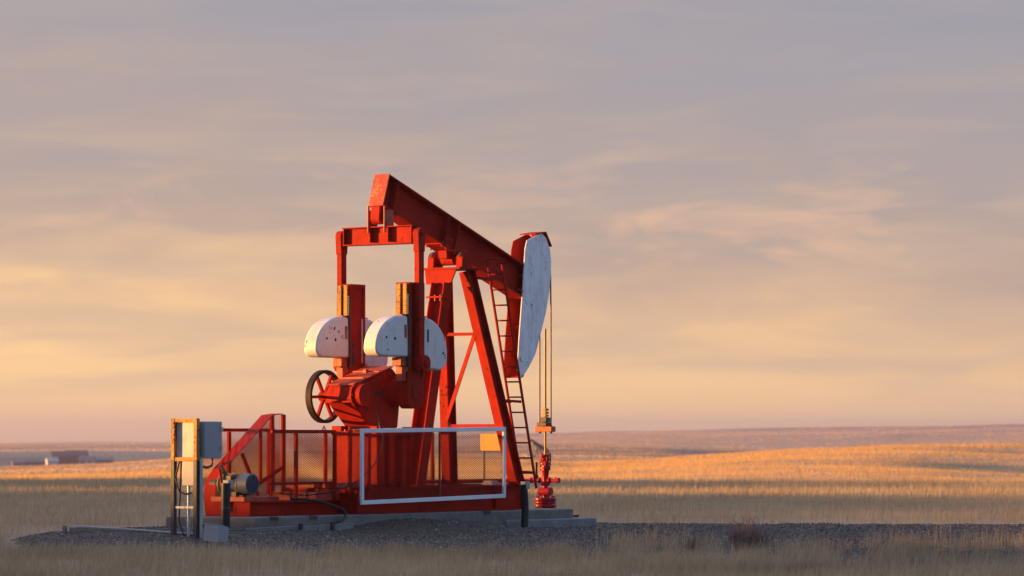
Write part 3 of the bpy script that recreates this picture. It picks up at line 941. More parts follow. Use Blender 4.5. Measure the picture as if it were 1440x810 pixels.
REAR_W = [(-2.42, 3.27), (-2.46, 4.02), (-2.60, 4.035)] + arc(-2.62, 3.42, 0.80, 0.615, 95, 180, 12) + arc(-3.24, 3.42, 0.18, 0.15, 180, 265, 6)
FRONT_W = [(-2.02, 4.03)] + arc(-2.02, 3.36, 0.80, 0.67, 80, -6, 12) + arc(-1.48, 3.27, 0.26, 0.235, -10, -105, 7) + [(-1.80, 3.06), (-1.93, 3.16), (-2.02, 3.16)]
for s in (-1, 1):
    yc = s * 0.69
    y0, y1 = sorted((yc - 0.12, yc + 0.12))
    rearf = [(-2.42, 3.0), (-2.42, 4.60), (-2.40, 4.655), (-1.97, 4.655), (-1.95, 4.60), (-1.92, 2.9), (-1.90, 2.55), (-1.93, 2.37), (-2.0, 2.32), (-2.30, 2.32), (-2.39, 2.38), (-2.42, 2.55)]
    cr = MB().prism_y(rearf, y0, y1).build('crank', 'red_paint', PJ, 0.012)
    # channel rims standing proud of the web on both faces
    for q in (y0 - 0.018, y1 + 0.018):
        yy0, yy1 = sorted((q - 0.018, q + 0.018))
        MB().box(-2.42, -2.36, yy0, yy1, 2.9, 4.65).build('rim', 'red_paint', cr)
        MB().box(-2.01, -1.95, yy0, yy1, 2.9, 4.65).build('rim', 'red_paint', cr)
        MB().box(-2.358, -2.012, yy0, yy1, 4.59, 4.65).build('rim', 'red_paint', cr)
    MB().box(-2.462, -2.422, y0 + 0.005, yc - 0.036, 3.0, 4.63).build('slot_face', 'rack_and_lit_frame', cr)
    MB().box(-2.462, -2.422, yc + 0.030, y1 - 0.005, 3.0, 4.63).build('slot_face', 'rack_and_lit_frame', cr)
    MB().box(-2.424, -2.4205, yc - 0.035, yc + 0.029, 3.0, 4.58).build('slot', 'rubber', cr)
    teeth = MB()
    z = 3.1
    while z < 4.42:
        teeth.box(-2.475, -2.40, y0 - 0.055, y0 - 0.002, z, z + 0.024)
        z += 0.042
    teeth.build('adjusting_rack', 'steel_dark', cr, kind='stuff')
    for z in (3.20, 3.34, 3.48):
        MB().cyl((-2.30, y0 - 0.006, z), (-2.30, y0 + 0.02, z), 0.055 if z > 3.25 else 0.075, n=16).build('pin_hole', 'rubber', cr)
    # four weights: two half moons bolted to each crank
    for tagname, outl in (('rear', REAR_W), ('front', FRONT_W)):
        wy0, wy1 = yc - 0.155, yc + 0.155
        cw = MB().prism_y(outl, wy0, wy1).build('counterweight', 'white_paint', PJ, 0.035,
                                                label='white %s half moon weight on the %s crank' % (tagname, 'near' if s < 0 else 'far'))
        if tagname == 'rear':
            MB().box(-2.60, -2.47, yc - 0.13, yc - 0.02, 3.90, 4.06).build('clamp_bolt', 'red_worn', cw, 0.01)
            MB().box(-2.575, -2.50, wy0 - 0.004, wy0 + 0.03, 3.62, 3.86).build('bolt_slot', 'red_worn', cw)
            MB().cyl((-2.86, wy0 - 0.003, 3.60), (-2.86, wy0 + 0.02, 3.60), 0.03, n=10).build('bolt_hole', 'rubber', cw)
            MB().cyl((-3.12, wy0 - 0.003, 3.62), (-3.12, wy0 + 0.02, 3.62), 0.026, n=10).build('bolt_hole', 'rubber', cw)
            MB().box(-2.62, -2.44, yc - 0.12, yc + 0.1, 3.10, 3.262).build('clamp_bolt', 'red_worn', cw, 0.015)
            MB().box(-2.56, -2.44, yc - 0.10, yc + 0.06, 2.82, 3.09).build('clamp_bolt', 'red_worn', cw, 0.015)
        else:
            MB().box(-1.88, -1.80, wy0 - 0.004, wy0 + 0.03, 3.55, 3.80).build('bolt_slot', 'steel_dark', cw, 0.03)
            MB().cyl((-1.36, wy0 - 0.003, 3.36), (-1.36, wy0 + 0.02, 3.36), 0.028, n=10).build('bolt_hole', 'rubber', cw)
            MB().box(-1.96, -1.80, yc - 0.10, yc + 0.1, 3.92, 4.04).build('clamp_bolt', 'red_worn', cw, 0.01)
    # pitman arm
    yp = s * 0.905
    pm = MB().bar((-2.19, yp, 3.0), (-2.2, yp, 5.33), 0.12, 0.15, (0, 1, 0)).build('pitman_arm', 'red_paint', PJ, 0.01)
    hd = [(-2.29, 5.22), (-2.11, 5.22)] + arc(-2.2, 5.55, 0.115, 0.115, -20, 200, 12)
    MB().prism_y(hd, yp - 0.068, yp + 0.068).build('head', 'red_paint', pm, 0.008)
    MB().cyl((-2.2, yp - s * 0.10, 5.56), (-2.2, yp + s * 0.10, 5.56), 0.05, n=14).build('pin', 'red_paint', pm)
    MB().cyl((-2.15, s * 0.80, 3.16), (-2.15, s * 1.03, 3.16), 0.15, n=24).cyl((-2.15, s * 1.03, 3.16), (-2.15, s * 1.055, 3.16), 0.075, n=8).build('wrist_pin', 'red_paint', pm, 0.008)
    MB().cyl((-2.15, s * 0.812, 2.62), (-2.15, s * 0.835, 2.62), 0.14, n=20).build('hub_cap', 'red_paint', cr, 0.006)

# equalizer
eq = MB()
eq.bar((-2.2, -0.80, 5.545), (-2.2, 0.80, 5.545), 0.05, 0.30, (1, 0, 0))
eq.bar((-2.2, -0.82, 5.705), (-2.2, 0.82, 5.705), 0.22, 0.022, (1, 0, 0))
eq.bar((-2.2, -0.80, 5.385), (-2.2, 0.80, 5.385), 0.22, 0.022, (1, 0, 0))
E = eq.build('equalizer', 'red_paint', PJ, 0.004)
for y in (-0.26, 0.16):
    for sx in (-1, 1):
        MB().box(-2.2 + sx * 0.028 - (0.075 if sx < 0 else 0), -2.2 + sx * 0.028 + (0.075 if sx > 0 else 0), y, y + 0.02, 5.42, 5.69).build('stiffener', 'red_paint', E)
for y in (-0.80, 0.78):
    MB().box(-2.30, -2.10, y, y + 0.02, 5.40, 5.69).build('end_plate', 'red_paint', E)
for y in (-0.215, 0.165):
    MB().box(-2.29, -2.06, y, y + 0.05, 5.72, 6.02).build('clevis_plate', 'red_worn', E, 0.008)
for y in (-0.19, 0.19):
    for x in (-2.31,):
        MB().cyl((x, y, 5.60), (x, y, 6.10), 0.022, n=8).build('bolt', 'red_worn', E)

# walking beam: pivots above the post, tail up, head down
PIV = Vector((0.0, 0, 5.42))
ta = math.atan2(-1.49, 4.34)
bx = Vector((math.cos(ta), 0, math.sin(ta)))
bz = Vector((-math.sin(ta), 0, math.cos(ta)))
mid = Vector((-0.05, 0, 5.98)) - bz * 0.315
# parameter along the beam so that the tail plate stands at X = -2.2
t_tail = (-2.12 - (mid + bz * 0.315).x) / bx.x
t_head = (2.42 - mid.x) / bx.x
wb = MB().ibeam(mid + bx * t_tail, mid + bx * t_head, 0.34, 0.63, (0, 1, 0), 0.03, 0.022)
B = wb.build('walking_beam', 'red_paint', PJ, 0.004)
MB().bar(mid + bx * (t_tail - 0.026), mid + bx * (t_tail - 0.002), 0.35, 0.64, (0, 1, 0)).build('tail_plate', 'red_worn', B, 0.004)
for t0 in (t_tail + 0.32, -0.15, 0.2):
    for s in (-1, 1):
        MB().bar(mid + bx * t0 + Vector((0, s * 0.088, 0)) - bz * 0.283, mid + bx * t0 + Vector((0, s * 0.088, 0)) + bz * 0.283, 0.15, 0.018, (0, 1, 0)).build('stiffener', 'red_paint', B)
# tail bearing lug
lug_c = mid + bx * (t_tail + 0.10) - bz * 0.315
lug = [(lug_c.x - 0.115, lug_c.z + 0.03), (lug_c.x - 0.135, lug_c.z - 0.16)] + arc(lug_c.x - 0.02, lug_c.z - 0.19, 0.12, 0.12, 190, 350, 10) + [(lug_c.x + 0.13, lug_c.z - 0.04)]
MB().prism_y(lug, -0.105, 0.105).build('tail_bearing', 'red_paint', B, 0.01)
# saddle under the beam
sd = mid - bz * 0.316 + bx * 0.02
MB().bar(sd - bx * 0.32, sd + bx * 0.32, 0.40, 0.04, (0, 1, 0)).prism_y([(-0.22, 5.20), (0.20, 5.20), (0.24, 5.53), (-0.26, 5.66)], -0.10, 0.10).build('saddle', 'red_paint', B, 0.006)

for t0 in (-0.26, -0.12, 0.16, 0.30):
    for s in (-1, 1):
        q = sd + bx * t0 + Vector((0, s * 0.175, 0))
        MB().cyl(q - bz * 0.05, q + bz * 0.05, 0.02, n=6).build('bolt', 'red_worn', B)
for t0, h0 in ((t_head - 0.9, 0.06), (t_head - 0.78, 0.06), (t_head - 0.9, -0.08), (t_head - 0.78, -0.08)):
    q = mid + bx * t0 + bz * h0
    MB().cyl(q + Vector((0, -0.012, 0)), q + Vector((0, -0.035, 0)), 0.02, n=6).build('bolt', 'steel_dark', B)

# samson post
T0 = Vector((0, 0, 5.0))
cb = MB()
cb.cyl((0, 0.42, 5.19), (0, -0.42, 5.19), 0.075, n=18)
cb.cyl((0, 0.14, 5.19), (0, -0.14, 5.19), 0.115, n=20)
CBO = cb.build('centre_bearing', 'red_paint', PJ)
for y in (-0.34, 0.34):
    blk = [(-0.16, 5.03), (0.16, 5.03)] + arc(0, 5.19, 0.15, 0.15, -10, 190, 12)
    MB().prism_y(blk, y - 0.075, y + 0.075).build('pillow_block', 'red_paint', CBO, 0.008)
    MB().prism_y(arc(0, 5.19, 0.165, 0.165, 15, 165, 12), y - 0.03, y + 0.03).build('cap', 'steel_dark', CBO)
MB().box(-0.30, 0.36, -0.46, 0.46, 4.985, 5.03).build('top_plate', 'red_paint', CBO, 0.006)
MB().prism_x([(0.37, 4.983), (-0.37, 4.983), (-0.24, 4.71), (0.34, 4.71)], -0.295, -0.265).build('gusset_plate', 'red_paint', CBO, 0.004)
for s in (-1, 1):
    top, foot = Vector((0.20, s * 0.27, 4.98)), Vector((1.12, s * 0.80, 0.875))
    lg = MB().ibeam(top, foot, 0.20, 0.27, (0, 1, 0), 0.03, 0.02).build('post_leg', 'red_paint', PJ, 0.003)
    MB().box(0.94, 1.30, s * 0.80 - 0.16, s * 0.80 + 0.16, 0.876, 0.905).build('foot_plate', 'red_paint', lg, 0.004)
rl = MB().ibeam((-0.25, 0, 4.72), (-1.12, 0, 0.875), 0.27, 0.32, (1, 0, -0.22), 0.025, 0.02).build('post_leg', 'red_paint', PJ, 0.003, label='rear leg of the post')
MB().box(-0.50, -0.36, -0.19, 0.19, 4.44, 4.475).box(-0.36, -0.14, -0.19, 0.19, 4.40, 4.43).build('splice_plate', 'red_paint', rl, 0.004)
for y in (-0.13, 0, 0.13):
    MB().cyl((-0.46, y, 4.38), (-0.46, y, 4.50), 0.02, n=8).build('bolt', 'red_worn', rl)
MB().box(-1.30, -0.92, -0.2, 0.2, 0.876, 0.905).build('foot_plate', 'red_paint', rl, 0.004)
xa = lambda z: 0.20 + (4.98 - z) / 4.105 * 0.92
ya = lambda z: 0.27 + (4.98 - z) / 4.105 * 0.53
MB().bar((xa(2.0) - 0.10, ya(2.0), 2.0), (xa(2.0) - 0.10, -ya(2.0), 2.0), 0.07, 0.09, (1, 0, 0)).build('cross_brace', 'red_paint', PJ)
MB().bar((xa(3.77) - 0.10, ya(3.77), 3.77), (xa(3.77) - 0.10, -ya(3.77), 3.77), 0.05, 0.06, (1, 0, 0)).build('cross_brace', 'red_paint', PJ)
MB().bar((xa(2.1) - 0.14, ya(2.1) - 0.05, 2.1), (xa(3.70) - 0.14, -ya(3.7) + 0.10, 3.74), 0.02, 0.085, (1, 0, 0)).build('cross_brace', 'red_paint', PJ)
MB().tube([(-0.62, 0.3, 3.60), (-0.35, 0.3, 3.64), (-0.2, 0.3, 3.50), (-0.22, 0.3, 3.36)], 0.018).build('lifting_hook', 'steel_dark', PJ)
MB().tube([(-0.2, 0.3, 3.40), (-0.16, 0.3, 2.6), (-0.10, 0.3, 1.9), (-0.05, 0.3, 0.9)], 0.006, 5).build('grease_line', 'steel_dark', PJ)

# ladder up the front of the post
lt, lb = Vector((0.74, -0.52, 5.22)), Vector((1.93, -0.52, 0.80))
LD = MB()
for y in (-0.352, -0.688):
    LD.bar((lt.x, y, lt.z), (lb.x, y, lb.z), 0.028, 0.05, (0, 1, 0))
LADDER = LD.build('ladder', 'red_paint', PJ)
ldv = (lb - lt)
for k in range(15):
    p = lt + ldv * (k * 0.305 / ldv.length)
    MB().cyl((p.x, -0.355, p.z), (p.x, -0.685, p.z), 0.016, n=8).build('rung', 'red_paint', LADDER)
for t0 in (0.09, 0.62, 0.93):
    p = lt + ldv * t0
    for y in (-0.40, -0.64):
        q = Vector((xa(p.z) + 0.10, y, p.z + 0.02))
        MB().bar((p.x, y, p.z), q, 0.02, 0.05).build('standoff', 'red_paint', LADDER)

# horsehead: two cheek plates and a curved front face
HN = [(2.36, 5.66), (2.86, 5.83), (3.02, 5.74), (3.16, 5.52), (3.20, 5.28), (3.19, 5.04), (3.155, 4.78), (3.10, 4.54), (3.01, 4.25), (2.89, 3.97),
      (2.77, 3.69), (2.64, 3.42), (2.42, 3.17), (2.19, 2.96), (2.13, 2.95), (2.03, 3.11), (2.10, 3.80), (2.19, 4.51), (2.30, 5.50)]
HH = MB().prism_y(HN, 0.150, 0.172).build('horsehead', 'red_paint', PJ, 0.003)
MB().prism_y(HN, -0.172, -0.150).build('side_plate', 'horsehead_white', HH, 0.003, label='white cheek plate chipped along its curved edge')
ff = MB()
front = HN[3:14]
v = [(x - 0.012, y, z) for x, z in front for y in (-0.149, 0.149)] + [(x - 0.035, y, z) for x, z in front for y in (-0.149, 0.149)]
m = len(front)
fc = []
for i in range(m - 1):
    fc += [(2 * i, 2 * i + 1, 2 * i + 3, 2 * i + 2), (2 * m + 2 * i, 2 * m + 2 * i + 2, 2 * m + 2 * i + 3, 2 * m + 2 * i + 1),
           (2 * i, 2 * i + 2, 2 * m + 2 * i + 2, 2 * m + 2 * i), (2 * i + 1, 2 * m + 2 * i + 1, 2 * m + 2 * i + 3, 2 * i + 3)]
fc += [(0, 2 * m, 2 * m + 1, 1), (2 * m - 2, 2 * m - 1, 4 * m - 1, 4 * m - 2)]
ff.add(v, fc)
ff.build('front_face', 'red_paint', HH)
MB().bar((2.62, 0, 5.80), (3.00, 0, 5.855), 0.38, 0.022).build('cap_plate', 'red_paint', HH, 0.003)
MB().bar((3.00, 0, 5.85), (3.20, 0, 5.58), 0.38, 0.022).build('cap_plate', 'red_paint', HH, 0.003)
MB().bar((2.16, 0, 2.965), (2.24, 0, 3.0), 0.36, 0.02).build('toe_plate', 'red_paint', HH)
for z in (4.6, 3.9, 3.4):
    MB().box(2.26, 2.30, -0.148, 0.148, z, z + 0.08).build('spacer', 'red_paint', HH)
MB().bar(mid + bx * (t_head - 0.25) + bz * 0.10, mid + bx * (t_head + 0.25) + bz * 0.10, 0.29, 0.05, (0, 1, 0)).bar(mid + bx * (t_head - 0.25) - bz * 0.2, mid + bx * (t_head + 0.2) - bz * 0.2, 0.29, 0.05, (0, 1, 0)).build('hinge_block', 'red_paint', HH)

# ------------------------------------------------------------------ bridle, rod and wellhead
WX = 3.24
BR = thing('polished_rod', (WX, 0, 1.3), 'brass polished rod hung from wire ropes with an orange carrier bar', 'rod')
for y in (-0.135, 0.135):
    MB().tube([(3.205, y, 5.3), (3.225, y, 5.0), (WX, y, 4.4), (WX, y, 2.0)], 0.016, 8).build('wire_rope', 'rope_steel', BR)
    MB().cyl((WX, y, 1.87), (WX, y, 2.03), 0.028, n=10).build('rope_socket', 'steel_dark', BR)
MB().cyl((WX, 0, 1.3), (WX, 0, 3.95), 0.021, n=12).build('rod', 'brass_rod', BR)
MB().box(WX - 0.075, WX + 0.075, -0.20, 0.20, 1.90, 2.01).build('carrier_bar', 'carrier_orange', BR, 0.01)
MB().box(WX - 0.09, WX + 0.09, -0.08, 0.15, 2.012, 2.09).box(WX - 0.07, WX + 0.07, -0.07, 0.07, 2.092, 2.19).build('load_cell', 'steel_dark', BR, 0.01)
for z in (2.20, 2.26, 2.32):
    MB().box(WX - 0.045, WX + 0.045, -0.05, 0.05, z, z + 0.045).cyl((WX - 0.06, -0.035, z + 0.02), (WX + 0.06, -0.035, z + 0.02), 0.014, n=8).build('rod_clamp', 'brass_rod', BR, 0.006)

WH = thing('wellhead', (WX, 0, 0.215), 'glossy red wellhead with stacked flanges below the polished rod', 'wellhead')
c0 = (WX, 0, 0)
MB().lathe(c0, [(0.07, 1.14), (0.075, 1.42), (0.05, 1.43), (0.05, 1.455)], 20).build('stuffing_box', 'red_gloss', WH, 0.004)
for z in (1.16, 1.25, 1.34, 1.41):
    MB().lathe(c0, [(0.098, z), (0.105, z + 0.012), (0.105, z + 0.03), (0.098, z + 0.042)], 20).build('gland_ring', 'red_gloss', WH)
    for k in range(5):
        a = k * 1.257 + z * 3
        MB().cyl((WX + 0.10 * math.cos(a), 0.10 * math.sin(a), z - 0.02), (WX + 0.10 * math.cos(a), 0.10 * math.sin(a), z + 0.07), 0.017, n=6).build('bolt', 'red_gloss', WH)
MB().lathe(c0, [(0.05, 0.78), (0.06, 1.0), (0.075, 1.12), (0.09, 1.139)], 18).build('body', 'red_gloss', WH)
MB().lathe(c0, [(0.065, 0.83), (0.095, 0.85), (0.095, 0.90), (0.065, 0.92)], 18).build('tee', 'red_gloss', WH)
MB().cyl((WX, 0.05, 0.94), (WX, 0.62, 0.94), 0.036, n=12).cyl((WX, -0.05, 0.94), (WX, -0.30, 0.94), 0.036, n=12).cyl((WX, -0.27, 0.94), (WX, -0.33, 0.94), 0.055, n=10).build('flow_pipe', 'red_gloss', WH)
for y in (0.12, 0.32, -0.12):
    MB().cyl((WX, y, 0.94), (WX, y + 0.045, 0.94), 0.06, n=8).build('union', 'red_gloss', WH, 0.004)
MB().cyl((WX, -0.24, 0.94), (WX, -0.24, 1.0), 0.02, n=8).cyl((WX, 0.27, 0.94), (WX, 0.27, 1.02), 0.02, n=8).build('fitting', 'red_gloss', WH)
MB().cyl((WX, 0.22, 0.93), (WX, 0.22, 1.05), 0.045, n=12).cyl((WX, 0.22, 1.05), (WX, 0.22, 1.30), 0.028, n=10).build('riser', 'steel_dark', WH)
MB().cyl((WX - 0.01, 0.14, 0.72), (WX - 0.01, -0.15, 0.72), 0.085, n=20).lathe(c0, [(0.06, 0.62), (0.085, 0.68), (0.085, 0.76), (0.06, 0.80)], 18).build('valve', 'red_gloss', WH, 0.015)
for z0, z1, r in ((0.41, 0.475, 0.225), (0.482, 0.53, 0.215), (0.537, 0.60, 0.225)):
    MB().lathe(c0, [(r - 0.012, z0), (r, z0 + 0.012), (r, z1 - 0.012), (r - 0.012, z1)], 32).build('flange', 'red_gloss', WH)
for k in range(10):
    a = k * 0.628 + 0.2
    MB().cyl((WX + 0.175 * math.cos(a), 0.175 * math.sin(a), 0.385), (WX + 0.175 * math.cos(a), 0.175 * math.sin(a), 0.635), 0.02, n=6).build('stud', 'red_gloss', WH)
MB().lathe(c0, [(0.13, 0.19), (0.125, 0.41)], 24).lathe(c0, [(0.06, 0.598), (0.06, 0.64)], 16).build('casing', 'red_gloss', WH)
MB().cyl((WX, -0.10, 0.31), (WX, -0.26, 0.31), 0.095, n=18).build('side_outlet', 'red_gloss', WH, 0.01)
MB().tube([(WX, -0.24, 0.25), (WX, -0.5, 0.25), (WX - 0.05, -0.82, 0.25)], 0.03).build('ground_pipe', 'red_gloss', WH)
MB().cyl((WX, -0.55, 0.26), (WX, -0.55, 0.31), 0.02, n=8).bar((WX - 0.06, -0.52, 0.32), (WX + 0.05, -0.60, 0.35), 0.02, 0.02).build('valve_handle', 'red_gloss', WH)
FL = MB()
FL.tube([(WX, 0.62, 0.94), (2.9, 0.85, 0.93), (1.6, 0.95, 0.93), (-0.8, 0.95, 0.93)], 0.04, 10)
FLO = FL.build('flow_line', 'red_paint')
tag(FLO, 'dark red flow line running left from the wellhead behind the guard', 'pipe')
for x in (0.0, 1.5):
    f2 = MB().bar((x, 0.95, 0.4), (x, 0.95, 0.90), 0.05, 0.05).build('pipe_support', 'red_paint', FLO)

# ------------------------------------------------------------------ guards and fences
# white-framed guard hanging along the near side
GY = -1.06
gz = lambda x, t: (0.615 + (x + 4.16) / 4.5 * 0.065) * (1 - t) + (1.905 + (x + 4.16) / 4.5 * 0.045) * t
GP = thing('guard_panel', (-1.9, GY, 0.62), 'white framed mesh guard panel hanging along the near side of the pump', 'guard')
gx0, gx1 = -4.16, 0.34
fr = MB().bar((gx0, GY, gz(gx0, 1)), (gx1, GY, gz(gx1, 1)), 0.05, 0.075, (0, 1, 0)).build('top_rail', 'guard_white', GP, 0.006)
MB().bar((gx0, GY, gz(gx0, 0)), (gx1, GY, gz(gx1, 0)), 0.05, 0.075, (0, 1, 0)).build('bottom_rail', 'guard_white', GP, 0.006)
for x in (gx0 + 0.03, gx1 - 0.03):
    MB().bar((x, GY, gz(x, 0) + 0.038), (x, GY, gz(x, 1) - 0.038), 0.05, 0.07, (0, 1, 0)).build('side_rail', 'guard_white', GP, 0.006)
MB().bar((-1.75, GY + 0.01, gz(-1.75, 0) + 0.03), (-1.75, GY + 0.01, gz(-1.75, 1) - 0.03), 0.03, 0.035, (0, 1, 0)).build('mid_post', 'mesh_red', GP)
expanded_mesh(lambda u, v, n: (u, GY + 0.03 + n, v), lambda u, v: gz(u, 0) + 0.01 < v < gz(u, 1) - 0.01, gx0 + 0.02, gx1 - 0.02, 0.62, 1.96, parent=GP)
for x in (-2.0, -1.35):
    MB().tube([(x - 0.05, GY + 0.05, 1.95), (x, GY + 0.06, 2.06), (x + 0.05, GY + 0.05, 1.95)], 0.012, 6).build('hook', 'steel_dark', GP)


def red_fence(name, x0, x1, y, z0, z1, posts, label, rails=(), hooks=()):
    root = thing(name, ((x0 + x1) / 2, y, z0), label, 'fence', 'red mesh fences on the skid')
    MB().bar((x0, y, z1), (x1, y, z1), 0.045, 0.06, (0, 1, 0)).build('top_rail', 'red_paint', root, 0.004)
    for z in rails:
        MB().bar((x0, y, z), (x1, y, z), 0.04, 0.05, (0, 1, 0)).build('rail', 'red_paint', root, 0.004)
    for x in posts:
        MB().bar((x, y - 0.003, z0), (x, y - 0.003, z1 - 0.032), 0.05, 0.07, (0, 1, 0)).build('post', 'red_paint', root, 0.004)
    expanded_mesh(lambda u, v, n: (u, y + 0.028 + n, v), lambda u, v: z0 < v < z1, x0 + 0.02, x1 - 0.02, z0 + 0.02, z1, parent=root)
    for x in hooks:
        MB().tube([(x - 0.05, y, z1 + 0.02), (x, y, z1 + 0.10), (x + 0.05, y, z1 + 0.02)], 0.012, 6).build('hook', 'red_paint', root)
    return root


red_fence('mesh_fence', -6.05, -4.22, -0.52, 0.66, 1.89, (-5.36, -4.24), 'red mesh fence on the near side between motor and gearbox', rails=(0.97,), hooks=(-4.55,))
rf = red_fence('mesh_fence', -4.28, -3.68, -0.88, 0.80, 1.96, (-4.26, -3.70), 'short red mesh gate standing left of the white guard panel')
red_fence('mesh_fence', -4.2, 0.9, 1.05, 0.75, 1.90, (-4.18, -2.5, -0.8, 0.88), 'red mesh fence along the far side of the pump')
red_fence('mesh_fence', -6.5, -4.3, 0.82, 0.70, 1.92, (-6.45, -5.6, -4.35), 'red mesh fence behind the belt guard on the far side')

# belt guard: side mesh and curved cover sheet
BGY0, BGY1 = 0.30, 0.56
prof = [(-6.56, 0.42), (-6.60, 0.66), (-6.60, 0.85)] + [(-6.58, 0.95), (-6.53, 1.05), (-6.45, 1.14), (-6.33, 1.245)] + [(-5.0, 2.19), (-4.70, 2.22)]
BG = thing('belt_guard', (-5.6, 0.43, 0.42), 'red sloping belt guard with curved cover over the drive belts', 'guard')
cv_ = MB()
nP = len(prof)
vv = []
for x, z in prof:
    vv += [(x, BGY0, z), (x, BGY1, z)]
for x, z in prof:
    vv += [(x + 0.012, BGY0, z - 0.012), (x + 0.012, BGY1, z - 0.012)]
ffc = []
for i in range(nP - 1):
    ffc += [(2 * i, 2 * i + 1, 2 * i + 3, 2 * i + 2), (2 * nP + 2 * i, 2 * nP + 2 * i + 2, 2 * nP + 2 * i + 3, 2 * nP + 2 * i + 1),
            (2 * i, 2 * i + 2, 2 * nP + 2 * i + 2, 2 * nP + 2 * i), (2 * i + 1, 2 * nP + 2 * i + 1, 2 * nP + 2 * i + 3, 2 * i + 3)]
cv_.add(vv, ffc)
cv_.build('cover_sheet', 'red_paint', BG)
MB().bar((-4.70, BGY0 - 0.005, 0.70), (-4.70, BGY0 - 0.005, 2.20), 0.05, 0.09, (0, 1, 0)).build('post', 'red_paint', BG, 0.004)
MB().bar((-4.70, BGY1, 0.70), (-4.70, BGY1, 2.20), 0.05, 0.09, (0, 1, 0)).build('post', 'red_paint', BG, 0.004)
MB().bar((-5.35, BGY0 - 0.004, 1.0), (-5.35, BGY0 - 0.004, 1.90), 0.04, 0.06, (0, 1, 0)).build('post', 'red_paint', BG, 0.004)
MB().bar((-5.9, BGY0 - 0.03, 1.50), (-5.45, BGY0 - 0.03, 0.75), 0.03, 0.07, (0, 1, 0)).build('brace', 'red_paint', BG)
MB().bar((-5.55, BGY0 - 0.05, 0.92), (-4.74, BGY0 - 0.05, 1.26), 0.03, 0.06, (0, 1, 0)).build('brace', 'red_paint', BG)
top_z = lambda u: np.interp(u, [p[0] for p in prof[2:]], [p[1] for p in prof[2:]])
expanded_mesh(lambda u, v, n: (u, BGY0 + 0.012 + n, v), lambda u, v: v < top_z(u) - 0.01, -6.56, -4.72, 0.74, 2.2, parent=BG)
expanded_mesh(lambda u, v, n: (u, BGY1 - 0.012 + n, v), lambda u, v: v < top_z(u) - 0.01, -6.56, -4.72, 0.74, 2.2, parent=BG)

# ------------------------------------------------------------------ motor
MO = thing('electric_motor', (-6.48, -0.15, 0.745), 'finned electric motor with pale blue fan cover on the skid', 'motor')
mc = (-6.48, 0.965)


def my(y):
    return (mc[0], y, mc[1])


MB().cyl(my(-0.22), my(0.18), 0.165, n=32).build('casing', 'motor_body', MO)
fins = MB()
for k in range(40):
    a = 2 * math.pi * k / 40
    e = Vector((math.cos(a), 0, math.sin(a)))
    fins.bar(Vector(my(-0.21)) + e * 0.174, Vector(my(0.16)) + e * 0.174, 0.03, 0.008, e)
fins.build('cooling_fins', 'motor_body', MO, kind='stuff')
MB().cyl(my(-0.245), my(-0.21), 0.192, 0.198, n=32).cyl(my(-0.45), my(-0.245), 0.182, 0.197, n=32).build('fan_cover', 'motor_blue', MO, 0.012)
gr = MB()
for rr in (0.045, 0.08, 0.115, 0.15):
    gr.ring(my(-0.457), (0, 1, 0), rr - 0.005, rr + 0.005, 0.012, 28)
for k in range(6):
    a = math.pi / 3 * k
    e = Vector((math.cos(a), 0, math.sin(a)))
    gr.bar(Vector(my(-0.458)) + e * 0.02, Vector(my(-0.458)) + e * 0.165, 0.010, 0.012)
gr.build('grille', 'motor_blue', MO)
MB().cyl(my(-0.449), my(-0.4535), 0.155, n=28).build('grille_back', 'rubber', MO)
MB().cyl(my(0.18), my(0.23), 0.185, n=28).build('end_bell', 'motor_body', MO, 0.01)
MB().cyl(my(0.23), my(0.32), 0.03, n=10).cyl(my(0.32), my(0.46), 0.10, n=20).build('pulley', 'steel_dark', MO)
MB().box(-6.64, -6.56, -0.20, 0.14, 0.746, 0.83).build('foot', 'motor_body', MO)
MB().box(-6.40, -6.32, -0.20, 0.14, 0.746, 0.83).build('foot', 'motor_body', MO)
MB().box(-6.68, -6.60, -0.12, 0.06, 0.96, 1.12).build('terminal_box', 'motor_body', MO, 0.01)
MB().ring((-6.48, -0.02, 1.165), (0, 1, 0), 0.022, 0.036, 0.02, 16).build('lifting_eye', 'motor_body', MO)
MB().bar((-6.62, 0.02, 1.10), (-6.76, 0.06, 1.30), 0.045, 0.045).build('conduit_stub', 'steel_dark', MO)

# ------------------------------------------------------------------ hoses, conduits, cables
def conduit_post(x, y, z0, z1, r, label, box_mat, lean=0.0):
    root = thing('conduit_post', (x, y, z0), label, 'conduit')
    n = 9
    MB().tube([(x + lean * math.sin(i / n * 3.1) * 0.06, y, z0 - 0.1 + (z1 - z0 + 0.1) * i / n) for i in range(n + 1)], r, 14).build('sleeve', 'rubber', root)
    MB().box(x - 0.01, x + 0.13, y - 0.07, y + 0.06, z1 - 0.09, z1 + 0.05).build('junction_box', box_mat, root, 0.01)
    MB().cyl((x + 0.06, y, z1 - 0.22), (x + 0.06, y, z1 - 0.09), 0.03, n=10).build('gland', box_mat, root)
    return root


conduit_post(0.55, -1.34, 0.0, 0.90, 0.07, 'black rubber conduit sleeve with grey junction box at the front leg', 'box_grey', 1.0)
cp = conduit_post(-7.62, -0.78, 0.10, 1.0, 0.078, 'black conduit sleeve with pale junction box before the motor', 'box_grey')
MB().cyl((-7.62, -0.78, 0.55), (-7.62, -0.78, 0.60), 0.082, n=16).build('strap', 'steel_dark', cp)


